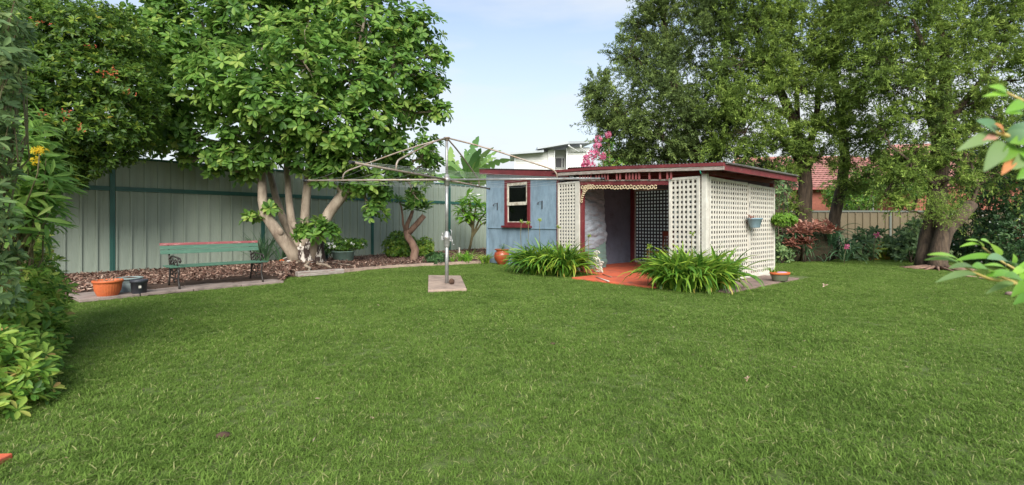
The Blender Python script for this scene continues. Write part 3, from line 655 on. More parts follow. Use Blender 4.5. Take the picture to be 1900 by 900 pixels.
# tarpaulin over a tall stack of stored things
tp = thing('tarpaulin_cover', 'crumpled grey tarpaulin hanging over stored things at the left of the pergola opening', 'tarpaulin', lsh(XD - .3, .6, 0), SROT)
def drape(name, x0, x1, y0, y1, z0, z1, m, amp, seed, bulge=.05, hem=0.0):
    rg = random.Random(seed); cr = [(rg.uniform(-1, 1), rg.uniform(-1, 1), rg.uniform(4, 14), rg.uniform(0, 6), rg.uniform(.3, 1)) for _ in range(26)]
    nu, nv = 90, 80; per = []
    for i in range(nu + 1):
        u = i / nu
        if u < .35: per.append((x0 + (x1 - x0) * u / .35, y0))
        else: per.append((x1, y0 + (y1 - y0) * (u - .35) / .65))
    V = []
    cx, cy = (x0 + x1) / 2, (y0 + y1) / 2
    for j in range(nv + 1):
        v = j / nv
        for i, (x, y) in enumerate(per):
            u = i / nu * 1.6; zz = z0 + (z1 - z0) * v + (hem * math.sin(u * 5 + seed) * (1 - v) if hem else 0)
            d = 0
            for a, b, f, ph, am in cr:
                d += am * abs(math.sin((a * u * .6 + b * v * 3.4) * f + ph + .9 * math.sin(v * 9 + a * 5 + u * 3))) ** .6
            d = amp * (d / 9 - .9) * (1.2 if v < .45 else .75) + bulge * math.sin(math.pi * min(1, v * 1.05)) + .035 * math.exp(-((v - .2) / .1) ** 2)
            dx, dy = x - cx, y - cy; ll = math.hypot(dx, dy)
            V.append((x + dx / ll * d, y + dy / ll * d, zz))
    F = [(j * (nu + 1) + i, j * (nu + 1) + i + 1, (j + 1) * (nu + 1) + i + 1, (j + 1) * (nu + 1) + i) for j in range(nv) for i in range(nu)]
    o = link(name, mesh_np(name, V, F, m, smooth=True), tp)
    sd = o.modifiers.new('thick', 'SOLIDIFY'); sd.thickness = .006
    return o
drape('cover', -.42, .08, -.42, .48, .5, 2.06, m_tarp, .11, 3, .02, .04)
drape('lower_cover', -.42, .13, -.38, .52, .04, .72, m_tarpgreen, .04, 5, .01)
mb = MB(); mb.box(-.4, .03, -.34, .4, .03, 1.98); mb.build('stored_crate', m_grey_timber, tp)
mb = MB(); mb.add([(-.42, -.42, 2.02), (.08, -.42, 2.02), (.08, .48, 2.02), (-.42, .48, 2.02)], [(0, 1, 2, 3)]); mb.build('cover_top', m_tarp, tp)
# crumpled lower flap
mb = MB(); nu, nv = 24, 24
V = [(-.30 + .5 * i / nu + .02 * math.sin(j * .9), -.5 + .05 * math.sin(i * .8) + .04 * math.sin(i * .5 + j * .6) - .03 * math.sin(j * .35), .42 + .35 * j / nv) for j in range(nv + 1) for i in range(nu + 1)]
link('flap', mesh_np('flap', V, [(j * 25 + i, j * 25 + i + 1, (j + 1) * 25 + i + 1, (j + 1) * 25 + i) for j in range(24) for i in range(24)], m_tarp, smooth=True), tp)
# white scrollwork ornament
c = G(1112, 505, .03)
t = thing('scroll_ornament', 'small ornate white cast ornament leaning against the foot of the tarpaulin', 'ornament', (c.x, c.y, .03), SROT)
mb = MB()
def scroll(c, r, t0, turns, rad=.016):
    mb.tube([(c[0] + r * (1 - .75 * s) * math.cos(t0 + turns * 6.28 * s), c[1] - .03 * s, c[2] + r * (1 - .75 * s) * math.sin(t0 + turns * 6.28 * s)) for s in np.linspace(0, 1, 16)], rad, 6)
scroll((-.05, 0, .44), .06, 0, 1.1); scroll((-.13, .02, .43), .05, 2, 1.0); scroll((-.12, 0, .32), .07, 1, 1.1); scroll((0, -.02, .28), .08, 2.5, 1.0); scroll((.09, -.02, .2), .06, .5, 1.1)
scroll((-.03, 0, .14), .08, 3, 1.1); scroll((.08, -.04, .07), .06, 1.5, 1.0); scroll((-.1, 0, .2), .05, .8, 1); mb.build('scrollwork', m_whiteframe, t)
mb = MB(); mb.tube([(-.16, .02, .02), (-.12, .02, .2), (-.14, .02, .36), (-.1, .02, .5)], .022, 6); mb.tube([(-.12, .02, .42), (.0, 0, .26), (.08, -.02, .1), (.13, -.04, .0)], .02, 6); mb.blob((0, -.02, .02), .07, sq=(1.6, .8, .3)); mb.build('stem', m_whiteframe, t)
# two white pipes lying on the floor
a, b = G(1106, 514, .045), G(1130, 522, .045); mb = MB(); mb.tube([a, b], .011, 6); tag(mb.build('plastic_rod', m_white), 'thin white rod lying on the orange floor nearest the lawn', 'rod')
a, b = G(1118, 509, .045), G(1135, 514, .045); mb = MB(); mb.tube([a, b], .009, 6); tag(mb.build('plastic_rod', m_twig), 'thin pale stick on the orange floor behind the white rod', 'rod')
# chair
ch = thing('wooden_chair', 'brown wooden chair just inside the pergola behind the right lattice panel', 'chair', lsh(-2.0, 1.6, .03), SROT + R(-25))
for x in (-.21, .21):
    mb = MB(); mb.tube([(x, .2, 0), (x, .22, .45), (x * 1.02, .27, .92)], [.02, .022, .02], 8); mb.build('leg', m_wood, ch)
    mb = MB(); mb.tube([(x, -.2, 0), (x, -.2, .44)], [.017, .021], 8); mb.build('leg', m_wood, ch)
mb = MB(); mb.box(-.24, .24, -.23, .23, .43, .465); mb.build('seat', m_wood, ch, bevel=.01)
mb = MB(); mb.box(-.25, .25, .235, .285, .82, .94); mb.build('top_rail', m_wood, ch, bevel=.012)
mb = MB(); mb.box(-.2, .2, .225, .25, .56, .6); mb.build('back_rail', m_wood, ch, bevel=.006)
for x in (-.1, .0, .1):
    mb = MB(); mb.box(x - .012, x + .012, .232, .25, .6, .82); mb.build('spindle', m_wood, ch)
for y in (-.2, .21):
    mb = MB(); mb.bar((-.2, y, .2), (.2, y, .2), .025, .02); mb.build('stretcher', m_wood, ch)

# ================================================================== ROTARY CLOTHES LINE
HB = G(829, 530); HB.z = 0
hoist = thing('clothes_hoist', 'rotary clothes hoist with galvanised pole and wire strung arms on the lawn', 'clothes line', HB)
pad_c = sum((p for p in PAD), Vector()) / 4
mb = MB(); q = [p - pad_c for p in PAD]; vs = [(p.x, p.y, z) for z in (-.05, .045) for p in (q[0], q[1], q[2], q[3])]
mb.add(vs, [(3, 2, 1, 0), (4, 5, 6, 7), (0, 1, 5, 4), (1, 2, 6, 5), (2, 3, 7, 6), (3, 0, 4, 7)])
tag(mb.build('concrete_pad', m_conc, None, pad_c, bevel=.012), 'pinkish concrete slab set in the lawn under the clothes hoist pole', 'concrete slab')
mb = MB(); mb.tube([(0, 0, .0), (0, 0, .95)], .036, 16); mb.build('outer_pole', m_galv, hoist)
mb = MB(); mb.tube([(0, 0, .95), (0, 0, 1.95)], .031, 16); mb.tube([(0, 0, 1.94), (0, 0, 2.79)], .026, 14); mb.build('inner_pole', m_galv, hoist)
mb = MB(); mb.lathe([(.036, .72), (.05, .73), (.056, .76), (.056, .8), (.062, .81), (.062, .87), (.072, .88), (.074, .93), (.06, .95), (.05, 1.0), (.042, 1.01), (.032, 1.03)], 14)
mb.box(-.1, -.055, -.03, .03, .86, .94); mb.box(.05, .095, -.025, .025, .84, .93); mb.tube([(.07, 0, .9), (.09, .02, 1.02), (.06, .02, 1.06)], .009, 6); mb.tube([(-.07, -.02, .93), (-.08, -.02, 1.0)], .012, 6)
gb = mb.build('gear_box', m_galv, hoist)
mb = MB(); mb.tube([(.075, -.02, .88), (.11, -.06, .87), (.115, -.06, .78)], .008, 6); mb.tube([(.115, -.06, .78), (.15, -.09, .78)], .011, 6); mb.build('crank_handle', m_galv, gb)
mb = MB(); mb.lathe([(.03, 1.88), (.05, 1.89), (.05, 1.96), (.075, 1.97), (.078, 2.03), (.05, 2.04), (.045, 2.09), (.028, 2.1)], 14); mb.build('hub', m_galv, hoist)
mb = MB(); mb.lathe([(.03, 2.73), (.045, 2.74), (.045, 2.78), (.06, 2.785), (.06, 2.8), (0, 2.81)], 12); mb.build('top_cap', m_rustpipe, hoist)
arms = [(-2.8, .31, 2.01), (2.92, -.19, 2.0), (-.88, -2.78, 1.985), (.68, 2.5, 2.0)]
ARM = [Vector(a) for a in arms]; hubp = Vector((0, 0, 2.0))
stayat = [.73, .71, .62, .72]
for i, e in enumerate(ARM):
    mb = MB(); mb.tube([hubp + (e - hubp) * .01, e], [.02, .017], 10); am = mb.build('arm', m_rustpipe if i != 1 else m_galv, hoist)
    mb = MB(); d = (e - hubp).normalized(); mb.tube([e - d * .05, e + d * .03], .024, 8); mb.build('end_cap', m_dark, am)
    f = hubp + (e - hubp) * stayat[i]; top = Vector((0, 0, 2.785)) + Vector((e.x, e.y, 0)).normalized() * .02
    k1 = f + Vector((-d.x * .03, -d.y * .03, .1)); k2 = f + Vector((-d.x * .12, -d.y * .12, .19))
    mdl = top.lerp(k2, .5) + Vector((0, 0, .03))
    mb = MB(); mb.tube([top, top.lerp(mdl, .5) + Vector((0, 0, .01)), mdl, mdl.lerp(k2, .6), k2, k1.lerp(k2, .5) + d * .02 + Vector((0, 0, .01)), k1 + d * .015, f], [.015] * 8, 8)
    mb.build('stay', m_rustpipe, hoist)
order = [0, 2, 1, 3]
for ri, fr in enumerate((.42, .56, .7, .84, .98)):
    mb = MB(); pts = [hubp + (ARM[j] - hubp) * fr + Vector((0, 0, .022)) for j in order]
    for a, b in zip(pts, pts[1:] + pts[:1]):
        mb.tube([a.lerp(b, s) - Vector((0, 0, .06 * 4 * s * (1 - s) * fr)) for s in np.linspace(0, 1, 7)], .0015, 4)
    mb.build('line_wire', m_wire, hoist)
# small brown cap of a buried fitting beside the pole
c = G(838, 527, .05); mb = MB(); mb.blob((0, 0, .05), .06, jit=.12, sq=(.9, .9, 1)); tag(mb.build('brown_clump', m_soil, None, (c.x, c.y, .045)), 'small rusty brown lump on the concrete pad beside the hoist pole', 'lump')

# ================================================================== BENCH
bench = thing('garden_bench', 'green slatted garden bench with one red top slat and black iron ends', 'bench', FW(1.7, 3.9, .03), FROT)
# local: x along the fence, -y towards the lawn
for x in (-.68, .70):
    o = bpy.data.objects.new('end_frame', None)
    mb = MB(); mb.tube([(x, -.3, 0), (x, -.27, .08), (x, -.225, .2), (x, -.245, .3), (x, -.23, .375)], [.02, .016, .016, .018, .02], 6)
    mb.tube([(x, .3, 0), (x, .26, .1), (x, .23, .22), (x, .2, .37)], [.02, .016, .016, .02], 6)
    mb.bar((x, -.26, .375), (x, .24, .36), .03, .035); mb.tube([(x, .2, .36), (x, .26, .55), (x, .32, .79)], [.017, .016, .014], 6)
    fr_ = mb.build('end_frame', m_iron, bench)
    mb = MB(); mb.tube([(x, .24, .52), (x, .12, .57), (x, -.05, .56), (x, -.2, .55), (x, -.3, .54), (x, -.34, .50), (x, -.31, .475), (x, -.28, .49)], .015, 6)
    mb.tube([(x, -.2, .38), (x, -.17, .45), (x, -.2, .545)], .013, 6); mb.build('armrest', m_iron, fr_)
    mb = MB()
    for cx, cz, r in ((.08, .47, .045), (.16, .44, .035), (.13, .52, .03), (.0, .45, .035), (-.08, .49, .03), (.0, .24, .07), (-.1, .3, .04), (.12, .29, .045), (0, .14, .03)):
        mb.tube([(x, cx + r * math.cos(a), cz + r * math.sin(a)) for a in np.linspace(0, 5.6, 9)], .009, 5)
    mb.tube([(x, -.22, .21), (x, 0, .17), (x, .22, .21)], .012, 5); mb.build('scrollwork', m_iron, fr_)
for y in (-.215, -.125, -.035, .055, .145):
    mb = MB(); mb.box(-.8, .82, y - .036, y + .036, .385 + random.uniform(-.003, .003), .41); mb.build('slat', m_bgreen, bench, bevel=.005)
def bslat(z0, z1, m, lab=None):
    mb = MB(); f = lambda z: .175 + (z - .36) * .3
    z0c, z1c = z0, z1; y0, y1 = f(z0) - .0, f(z1) - .0
    mb.add([(x, y + dy, z) for x in (-.82, .84) for z, y in ((z0, y0), (z1, y1)) for dy in (-.024, 0)], [(0, 1, 3, 2), (4, 6, 7, 5), (0, 4, 5, 1), (2, 3, 7, 6), (0, 2, 6, 4), (1, 5, 7, 3)])
    o = mb.build('back_slat', m, bench, bevel=.004)
    if lab: o['label'] = lab
bslat(.6, .672, m_bgreen); bslat(.68, .745, m_bgreen); bslat(.752, .795, m_bred, 'faded red top slat')

# ================================================================== POTS
def pot(name, label, cat, c, prof, m, k=40, flute=0, nfl=0, group=None, rz=0):
    t = thing(name, label, cat, c, rz, group)
    mb = MB(); mb.lathe(prof, k, flute=flute, nfl=nfl); mb.build('pot', m, t); return t
c = G(200, 553.5)
t = pot('terracotta_pot', 'wide ribbed orange plastic pot full of dry twigs by the left end of the bed', 'pot', c, [(0, 0.0), (.10, 0), (.118, .02), (.165, .13), (.182, .255)], m_terra, 96, .018, 30)
mb = MB(); mb.lathe([(.18, .25), (.197, .252), (.2, .285), (.192, .29), (.182, .285), (.175, .2)], 40); mb.build('rim', m_terra, t)
mb = MB(); mb.lathe([(.176, .25), (.09, .262), (0, .27)], 20)
for _ in range(30): a = random.uniform(0, 6.28); r = random.uniform(0, .13); mb.tube([(r * math.cos(a), r * math.sin(a), .26), (r * math.cos(a) + random.uniform(-.08, .08), r * math.sin(a) + random.uniform(-.08, .08), .26 + random.uniform(.01, .06))], .004, 4)
mb.build('dry_twigs', m_twig, t)
c = G(258, 549)
t = pot('black_pot', 'black plastic nursery pot with a small white sticker beside the orange pot', 'pot', c, [(0, 0), (.09, 0), (.095, .01), (.112, .22), (.122, .222), (.124, .262), (.117, .266), (.11, .2)], m_black)
mb = MB(); mb.lathe([(.112, .235), (0, .24)], 20); mb.build('soil', m_soil, t)
vdir = Vector((-c.x, -c.y, 0)).normalized(); ang = math.atan2(vdir.y, vdir.x)
mb = MB(); mb.box(-.001, .004, -.018, .018, -.02, .02); mb.build('sticker', m_white, t, (math.cos(ang + .1) * .107, math.sin(ang + .1) * .107, .155), (0, R(6), ang + .1))
c = G(240, 545.5)
t = pot('teal_pot', 'pale grey teal ribbed round pot half hidden between orange and black pots', 'pot', c, [(0, 0), (.12, 0), (.13, .02), (.14, .06), (.134, .065), (.148, .12), (.142, .125), (.158, .18), (.152, .185), (.165, .25), (.19, .255), (.192, .275), (.17, .28), (.16, .2)], m_teal)
mb = MB(); mb.lathe([(.165, .26), (0, .29)], 20)
mb.build('soil', m_soil, t)
# sage tub and its flowering plant, second pot
c = W(637, 486, 13.4); c.z = .07
t = pot('green_tub', 'large sage green plastic tub with leafy white flowered plant right of the big tree', 'planter', c, [(0, 0), (.24, 0), (.26, .02), (.29, .3), (.305, .305), (.31, .33), (.295, .335), (.28, .28)], m_tub, rz=.3)
mb = MB(); mb.lathe([(.028, 0), (.028, .006), (0, .008)], 10); mb.build('drain_hole', m_dark, t, (-.01, -.277, .1), (R(90), 0, 0))
mb = MB(); mb.lathe([(.28, .3), (0, .31)], 20); mb.build('soil', m_soil, t)
def leafy(parent, c, r, n, size, m, tpl=None, k=7, flat=.7, name='foliage', v=.45, up=.5, stems=14, inner=.35, dv=.25, spread=(40, 85), nparts=0, eye=None):
    L = Leaves(); P, u = shell_points(c, r, n, inner, flat); P = P[P[:, 2] > .02] if c[2] > 0 else P; u = u[:len(P)]
    d = (P - np.array(c)); d /= np.linalg.norm(d, axis=1, keepdims=True) + 1e-6; d[:, 2] += up
    rosettes(L, P, d + unit(len(P)) * .4, k, size, spread, v, dv)
    o = L.build(name, tpl or fold_tpl(.45), m, parent, nparts=nparts, eye=eye)
    if stems:
        mb = MB()
        for i in rng.choice(len(P), min(stems, len(P)), replace=False): mb.tube(wavy((c[0] * .6, c[1] * .6, 0 if c[2] < r * 1.5 else c[2] - r), P[i], 3, .05), [.012, .009, .006, .003] if r > .5 else [.006, .005, .004, .002], 5)
        tag(mb.build('stems', m_stem, parent), kind='stuff')
    return P
P1 = leafy(t, (-.05, 0, .5), .36, 130, .09, l_shrub, k=6, flat=.5)
P2 = leafy(t, (-.5, .1, .42), .26, 60, .09, l_hedge, k=6, flat=.8, name='trailing_leaves', stems=5)
P3 = leafy(t, (.38, 0, .52), .24, 50, .1, l_shrub, k=6, flat=.5, name='side_leaves', stems=5)
L = Leaves(); PP = np.concatenate([P1, P2, P3]); PP = PP[PP[:, 1] < 0][rng.choice((np.concatenate([P1, P2, P3])[:, 1] < 0).sum(), 16)] + np.array([0, -.05, .03]); rosettes(L, PP, np.tile([0, -1, .5], (16, 1)), 5, .045, (70, 88), .6, .2)
L.build('flowers', fold_tpl(.7), l_white, t)
c = W(600, 478, 13.7); c.z = .07
t = pot('small_teal_pot', 'small teal pot tucked between the tree base and the sage green tub', 'pot', c, [(0, 0), (.1, 0), (.13, .2), (.14, .2), (.14, .22), (.12, .22)], M('teal_plastic', srgb(92, 132, 132), .5))
leafy(t, (0, 0, .3), .13, 20, .08, l_hedge, k=5, stems=3)
# urn by the shed
c = G(931, 491)
t = pot('terracotta_urn', 'glossy orange terracotta urn with small grassy plant against the blue wall', 'pot', c, [(0, 0), (.1, 0), (.11, .02), (.2, .15), (.22, .26), (.2, .34), (.16, .37), (.155, .39), (.2, .42), (.205, .44), (.18, .445), (.12, .42)], M('glazed_terracotta', srgb(158, 76, 46), .3, srgb(134, 60, 38), 5))
for s_ in (0, 2.1, 4.2):
    mb = MB(); mb.tube([(.17 * math.cos(s_ + 3.6), .17 * math.sin(s_ + 3.6), .3), (.22 * math.cos(s_ + 3.6), .22 * math.sin(s_ + 3.6), .25), (.19 * math.cos(s_ + 3.6), .19 * math.sin(s_ + 3.6), .17)], .014, 6); mb.build('handle', MATS['glazed_terracotta'], t)
urn = t

# strap-leaved plants -------------------------------------------------
def strap_mesh(ln, wd, arch, m, var, seg=7, twist=0.0):
    V = []; F = []
    for i in range(seg + 1):
        s = i / seg; th = R(84) - arch * s ** 1.4
        if i == 0: x, z = 0.0, 0.0
        else: x += ln / seg * math.cos(th_); z += ln / seg * math.sin(th_)
        th_ = R(84) - arch * ((i + .5) / seg) ** 1.4
        w_ = wd * (.55 + .45 * math.sin(math.pi * min(1, s * 1.3 + .1))) * (1 if s < .7 else max(.04, (1 - s) / .3) ** .6)
        tw = twist * s; nx = Vector((-math.sin(th_), 0, math.cos(th_)))
        sd = Vector((nx.x * math.sin(tw), math.cos(tw), nx.z * math.sin(tw)))
        c_ = Vector((x, 0, z))
        V += [c_ - sd * w_ / 2 + nx * w_ * .16, c_, c_ + sd * w_ / 2 + nx * w_ * .16]
    for i in range(seg):
        o = i * 3; F += [(o, o + 3, o + 4, o + 1), (o + 1, o + 4, o + 5, o + 2)]
    return mesh_np('leaf', [tuple(v) for v in V], F, m, np.clip(np.array([var + (.0 if i // 3 < seg else .1) for i in range(len(V))]), 0, 1), smooth=True)
def strap_plant(parent, crowns, n, ln, wd, m, arch=(1.0, 2.3), vars_=(.15, .75), tilt=(0, 25), seedn=14, zj=0.0, old=.06, limit=300):
    """n leaves per crown, each leaf its own object sharing a few meshes"""
    ms = [strap_mesh(ln * random.uniform(.75, 1.2), wd * random.uniform(.8, 1.2), random.uniform(*arch), m, random.uniform(*vars_), twist=random.uniform(-.9, .9)) for _ in range(seedn)]
    ms += [strap_mesh(ln * .8, wd * .8, arch[1] * 1.1, m, .98, twist=.8)]
    cnt = 0
    for cx, cy in crowns:
        for i in range(n):
            if cnt >= limit: return
            me = ms[-1] if random.random() < old else random.choice(ms[:-1])
            a = 6.283 * i / n + random.uniform(-.4, .4)
            link('leaf', me, parent, (cx + random.uniform(-.04, .04), cy + random.uniform(-.04, .04), zj - .01), (random.uniform(-.2, .2), R(random.uniform(*tilt)), a)); cnt += 1
def aga(label, c, crowns, n, stalks, group):
    t = thing('agapanthus', label, 'plant', (c[0], c[1], 0), 0, group)
    strap_plant(t, crowns, n, .9, .078, l_aga, (1.0, 2.5), tilt=(0, 34), seedn=16, vars_=(.12, .74))
    # the leaves deeper in the clump, past the three hundred nearest, as one mesh
    V = []; F = []; A = []
    for cx, cy in crowns:
        for i in range(40):
            sm = strap_mesh(random.uniform(.6, 1.0), random.uniform(.06, .08), random.uniform(.6, 2.4), l_aga, random.uniform(.1, .7), twist=random.uniform(-.8, .8))
            Mx = Matrix.Translation((cx + random.uniform(-.12, .12), cy + random.uniform(-.12, .12), 0)) @ Matrix.Rotation(random.uniform(0, 6.28), 4, 'Z') @ Matrix.Rotation(R(random.uniform(0, 32)), 4, 'Y')
            o_ = len(V); V += [tuple(Mx @ v.co) for v in sm.vertices]; F += [tuple(o_ + k for k in p.vertices) for p in sm.polygons]; A += [d.value for d in sm.attributes['var'].data]; bpy.data.meshes.remove(sm)
    tag(link('inner_leaves', mesh_np('inner_leaves', V, F, l_aga, A, smooth=True), t), kind='stuff')
    for x, y, h in stalks:
        mb = MB(); mb.tube(wavy((x, y, 0), (x + .03, y, h), 4, .012), .006, 5)
        st = mb.build('flower_stalk', m_stem, t)
        L = Leaves(); n_ = 34; d = unit(n_); d[:, 2] = d[:, 2] * .8 + .15; L.add(np.tile([x + .03, y, h], (n_, 1)).astype(float), basis(d, unit(n_)), rng.uniform(.05, .085, n_), rng.uniform(.5, .9, n_))
        L.build('seed_head', diamond_tpl(.18), l_aga, st)
    return t
def ring_crowns(rx, ry, ang, nn):
    o = []
    for i in range(nn):
        a = random.uniform(0, 6.28); r = math.sqrt(random.random()); x, y = rx * r * math.cos(a), ry * r * math.sin(a)
        o.append((x * math.cos(ang) - y * math.sin(ang), x * math.sin(ang) + y * math.cos(ang)))
    return o
c = G(1017, 509)
def at(px, py, Y, c): p = W(px, py, Y); return (p.x - c.x, Y - c.y, p.z)
aga('large clump of strappy green agapanthus in front of the blue wall and left lattice', c, ring_crowns(.68, .26, SROT + .3, 19), 15,
    [at(965, 412, 11.3, c), at(978, 414, 11.2, c), at(999, 408, 11.6, c), at(1034, 421, 11.0, c), at(1090, 438, 10.6, c)], 'agapanthus clumps in front of the shed')
c = G(1280, 537)
aga('large clump of strappy green agapanthus at the right front corner of the lattice', c, ring_crowns(.62, .26, -.02, 19), 15,
    [at(1281, 434, 8.6, c), at(1202, 457, 8.9, c)], 'agapanthus clumps in front of the shed')
c2 = (0, 0)
strap_plant(urn, [(0, 0)], 16, .26, .012, l_strapdark, (1.2, 2.2), zj=.43)
c = G(852, 489.5)
t = thing('lily_plant', 'low yellow green strappy lily clump at the right of the hoist pole by the fence', 'plant', (c.x, c.y, .03)); strap_plant(t, ring_crowns(.38, .12, 0, 7), 12, .5, .03, l_plum, (.9, 2.0), seedn=8)
c = G(893, 489)
t = thing('lily_plant', 'small dark strappy clump right beside the left corner of the blue shed', 'plant', (c.x, c.y, .03)); strap_plant(t, ring_crowns(.22, .1, 0, 4), 12, .42, .026, l_aga, (.9, 2.0), seedn=8)
c = G(812, 491)
t = thing('ground_cover_plant', 'low bluish green leafy plant spreading at the lawn edge behind the hoist pole', 'plant', (c.x, c.y, .03)); leafy(t, (0, 0, .12), .36, 120, .09, l_hedge, flat=.5, stems=0)
mb = MB(); c = W(858, 470, 17.2); mb.box(-.02, .02, -.003, .003, 0, .3); tag(mb.build('plant_tag', m_white, None, (c.x, c.y - 1.0, .05), (0, 0, .2)), 'white plant marker stuck among the lilies by the fence', 'marker')
c = W(500, 487, 12.6); c.z = .12
t = thing('flax_plant', 'dark green flax with long stiff pointed leaves between bench and big tree', 'plant', c); strap_plant(t, ring_crowns(.34, .18, .3, 5), 15, .95, .034, l_strapdark, (.3, 1.5), tilt=(0, 28), seedn=10)
# dead leaf litter at the tree foot
c = W(524, 482, 12.2); t = thing('fallen_palm_boot', 'curled orange brown dead leaf lying at the foot of the big tree', 'dead leaf', (c.x, c.y, .2)); mb = MB()
for i in range(3): mb.blob((.05 * i, 0, .02), .09, sq=(1, .6, .5), jit=.3)
mb.build('dry_leaf', m_terra, t)
# shrubs by the fence
c = W(742, 480, 15.4); c.z = .03
t = thing('bushy_shrub', 'rounded light green shrub left of the pruned forked tree', 'shrub', c); leafy(t, (0, 0, .42), .52, 420, .1, l_shrub, k=7, flat=.85, v=.6)
c = W(785, 480, 15.6); c.z = .03
t = thing('bushy_shrub', 'small yellow green shrub right behind the pruned forked tree', 'shrub', c); leafy(t, (0, 0, .34), .36, 220, .1, l_shrub, k=6, flat=1, v=.7)
# pruned forked tree
c = W(768, 487, 14.3); c.z = .03
def A1(px, py, dy=0): p = W(px, py, 14.3 + dy); return (p.x - c.x, p.y - c.y, p.z - c.z)
t = thing('pruned_tree', 'small pruned tree with forked stubby limbs standing before the fence', 'tree', c)
mb = MB(); mb.tube([(0, 0, -.05), A1(768, 478), A1(770, 463), A1(764, 450), A1(757, 440), A1(754, 428)], [.16, .125, .12, .105, .11, .1], 10, wob=.06)
mb.tube([A1(753, 432), A1(748, 415), A1(747, 400), A1(745, 385), A1(742, 374)], [.05, .035, .03, .028, .02], 7, wob=.08)
mb.tube([A1(753, 430), A1(756, 415), A1(762, 402), A1(766, 390)], [.08, .06, .055, .045], 8, wob=.06); mb.tube([A1(757, 434), A1(766, 424), A1(776, 413), A1(787, 400)], [.09, .085, .085, .075], 8, wob=.05)
mb.build('trunk', m_barkmid, t)
L = Leaves(); P = np.array([A1(766 + random.uniform(-9, 10), 384 + random.uniform(-12, 8), random.uniform(-.2, .2)) for _ in range(16)] + [A1(787 + random.uniform(-6, 8), 384 + random.uniform(-6, 7), random.uniform(-.1, .1)) for _ in range(7)] + [A1(740 + random.uniform(-4, 4), 371 + random.uniform(-4, 4)) for _ in range(3)])
rosettes(L, P, np.tile([0, 0, 1.], (len(P), 1)) + unit(len(P)) * .5, 9, .24, (25, 80), .45, .3); L.build('leaf_crown', leaf_tpl(.28, .05, .2), l_lance, t)
# frangipani by the shed
c = W(868, 472, 17.6); c.z = .03
def A2(px, py, dy=0): p = W(px, py, 17.6 + dy); return (p.x - c.x, p.y - c.y, p.z - c.z)
t = thing('frangipani', 'young bright green frangipani with thin bare stems beside the blue shed', 'tree', c)
mb = MB(); tips = [(858, 388), (871, 370), (884, 378), (903, 392), (911, 407), (878, 398), (864, 404)]
for i, (x, y) in enumerate(tips):
    j = A2(876, 440) if i in (3, 4, 5) else A2(878, 425); mb.tube([(0, 0, 0), A2(873, 455), j] + [A2(*((876 + (x - 876) * q, 425 + (y - 425) * q))) for q in (.45, .8, 1)], [.055, .045, .04, .034, .03, .026], 7)
mb.build('trunk', m_stem, t)
L = Leaves(); P = np.array([A2(x + random.uniform(-7, 7), y + random.uniform(-3, 8), random.uniform(-.25, .25)) for x, y in tips for _ in range(3)])
rosettes(L, P, np.tile([0, 0, 1.], (len(P), 1)) + unit(len(P)) * .3, 11, .42, (40, 105), .55, .3)
L.build('leaf_crown', leaf_tpl(.26, .04, .25), l_plum, t, nparts=231, eye=(-c.x, -c.y, H))
L = Leaves(); P = np.array([A2(x, y, -.3) for x, y in ((873, 360), (888, 362), (880, 366), (868, 363))]); rosettes(L, P, np.tile([0, -.5, 1.], (4, 1)), 5, .07, (50, 75), .6, .2); L.build('flowers', fold_tpl(.7), l_white, t)

# hanging planter on the side lattice, hanging fern, oval basket
t = thing('lattice_planter', 'blue grey half round planter fixed to the side lattice with a sparse plant', 'planter', lsh(.2, 1.73, 1.08), SROT + PA)
mb = MB(); mb.lathe([(0, 0), (.11, 0), (.12, .01), (.165, .17), (.185, .175), (.19, .2), (.175, .205), (.155, .17)], 40, sx=1.25, sy=.7); mb.build('pot', m_bluegrey, t)
mb = MB(); mb.lathe([(.16, .175), (0, .18)], 16, sx=1.25, sy=.7); mb.build('soil', m_soil, t); mb = MB(); mb.tube([(.0, .05, .18), (0, .13, .3), (0, .1, .55)], .006, 5); mb.build('hanger', m_dark, t)
strap_plant(t, [(-.1, 0), (-.2, 0)], 10, .16, .014, l_brom, (1.4, 2.4), zj=.19)
t = thing('hanging_fern', 'bright green fluffy fern in a basket hanging at the rear corner of the lattice', 'hanging basket', lsh(.27, 3.05, 1.06), 0)
mb = MB(); mb.lathe([(0, 0), (.1, .02), (.16, .12), (.17, .14), (.14, .12)], 20); mb.build('basket', m_olive, t); mb = MB()
for a in (0, 2.1, 4.2): mb.tube([(.16 * math.cos(a), .16 * math.sin(a), .14), (0, 0, .98)], .003, 4)
mb.build('hanger', m_dark, t)
leafy(t, (0, 0, .2), .27, 420, .055, l_fern, flat=.55, k=7, stems=0, v=.6)
c = G(1447, 521, .03)
t = thing('oval_planter', 'oval planter with red rim and drooping leaves on the concrete at the rear lattice corner', 'planter', (c.x, c.y, .03), .1)
mb = MB(); mb.lathe([(0, 0), (.125, 0), (.13, .02), (.15, .13)], 60, sx=1.15, sy=.8, flute=.02, nfl=30); mb.build('pot', M('dark_olive_plastic', srgb(84, 88, 66), .6), t)
mb = MB(); mb.lathe([(.15, .125), (.17, .13), (.178, .165), (.165, .175), (.15, .15), (.0, .13)], 40, sx=1.15, sy=.8); mb.build('rim', m_terra, t)
mb = MB(); mb.blob((.03, -.01, .16), .11, jit=.14, sq=(1.1, .8, .22)); mb.build('fabric_scrap', M('lilac_cloth', srgb(170, 150, 180), .8), t)
strap_plant(t, [(-.13, .02)], 18, .3, .02, l_fern, (1.4, 2.6), zj=.12)

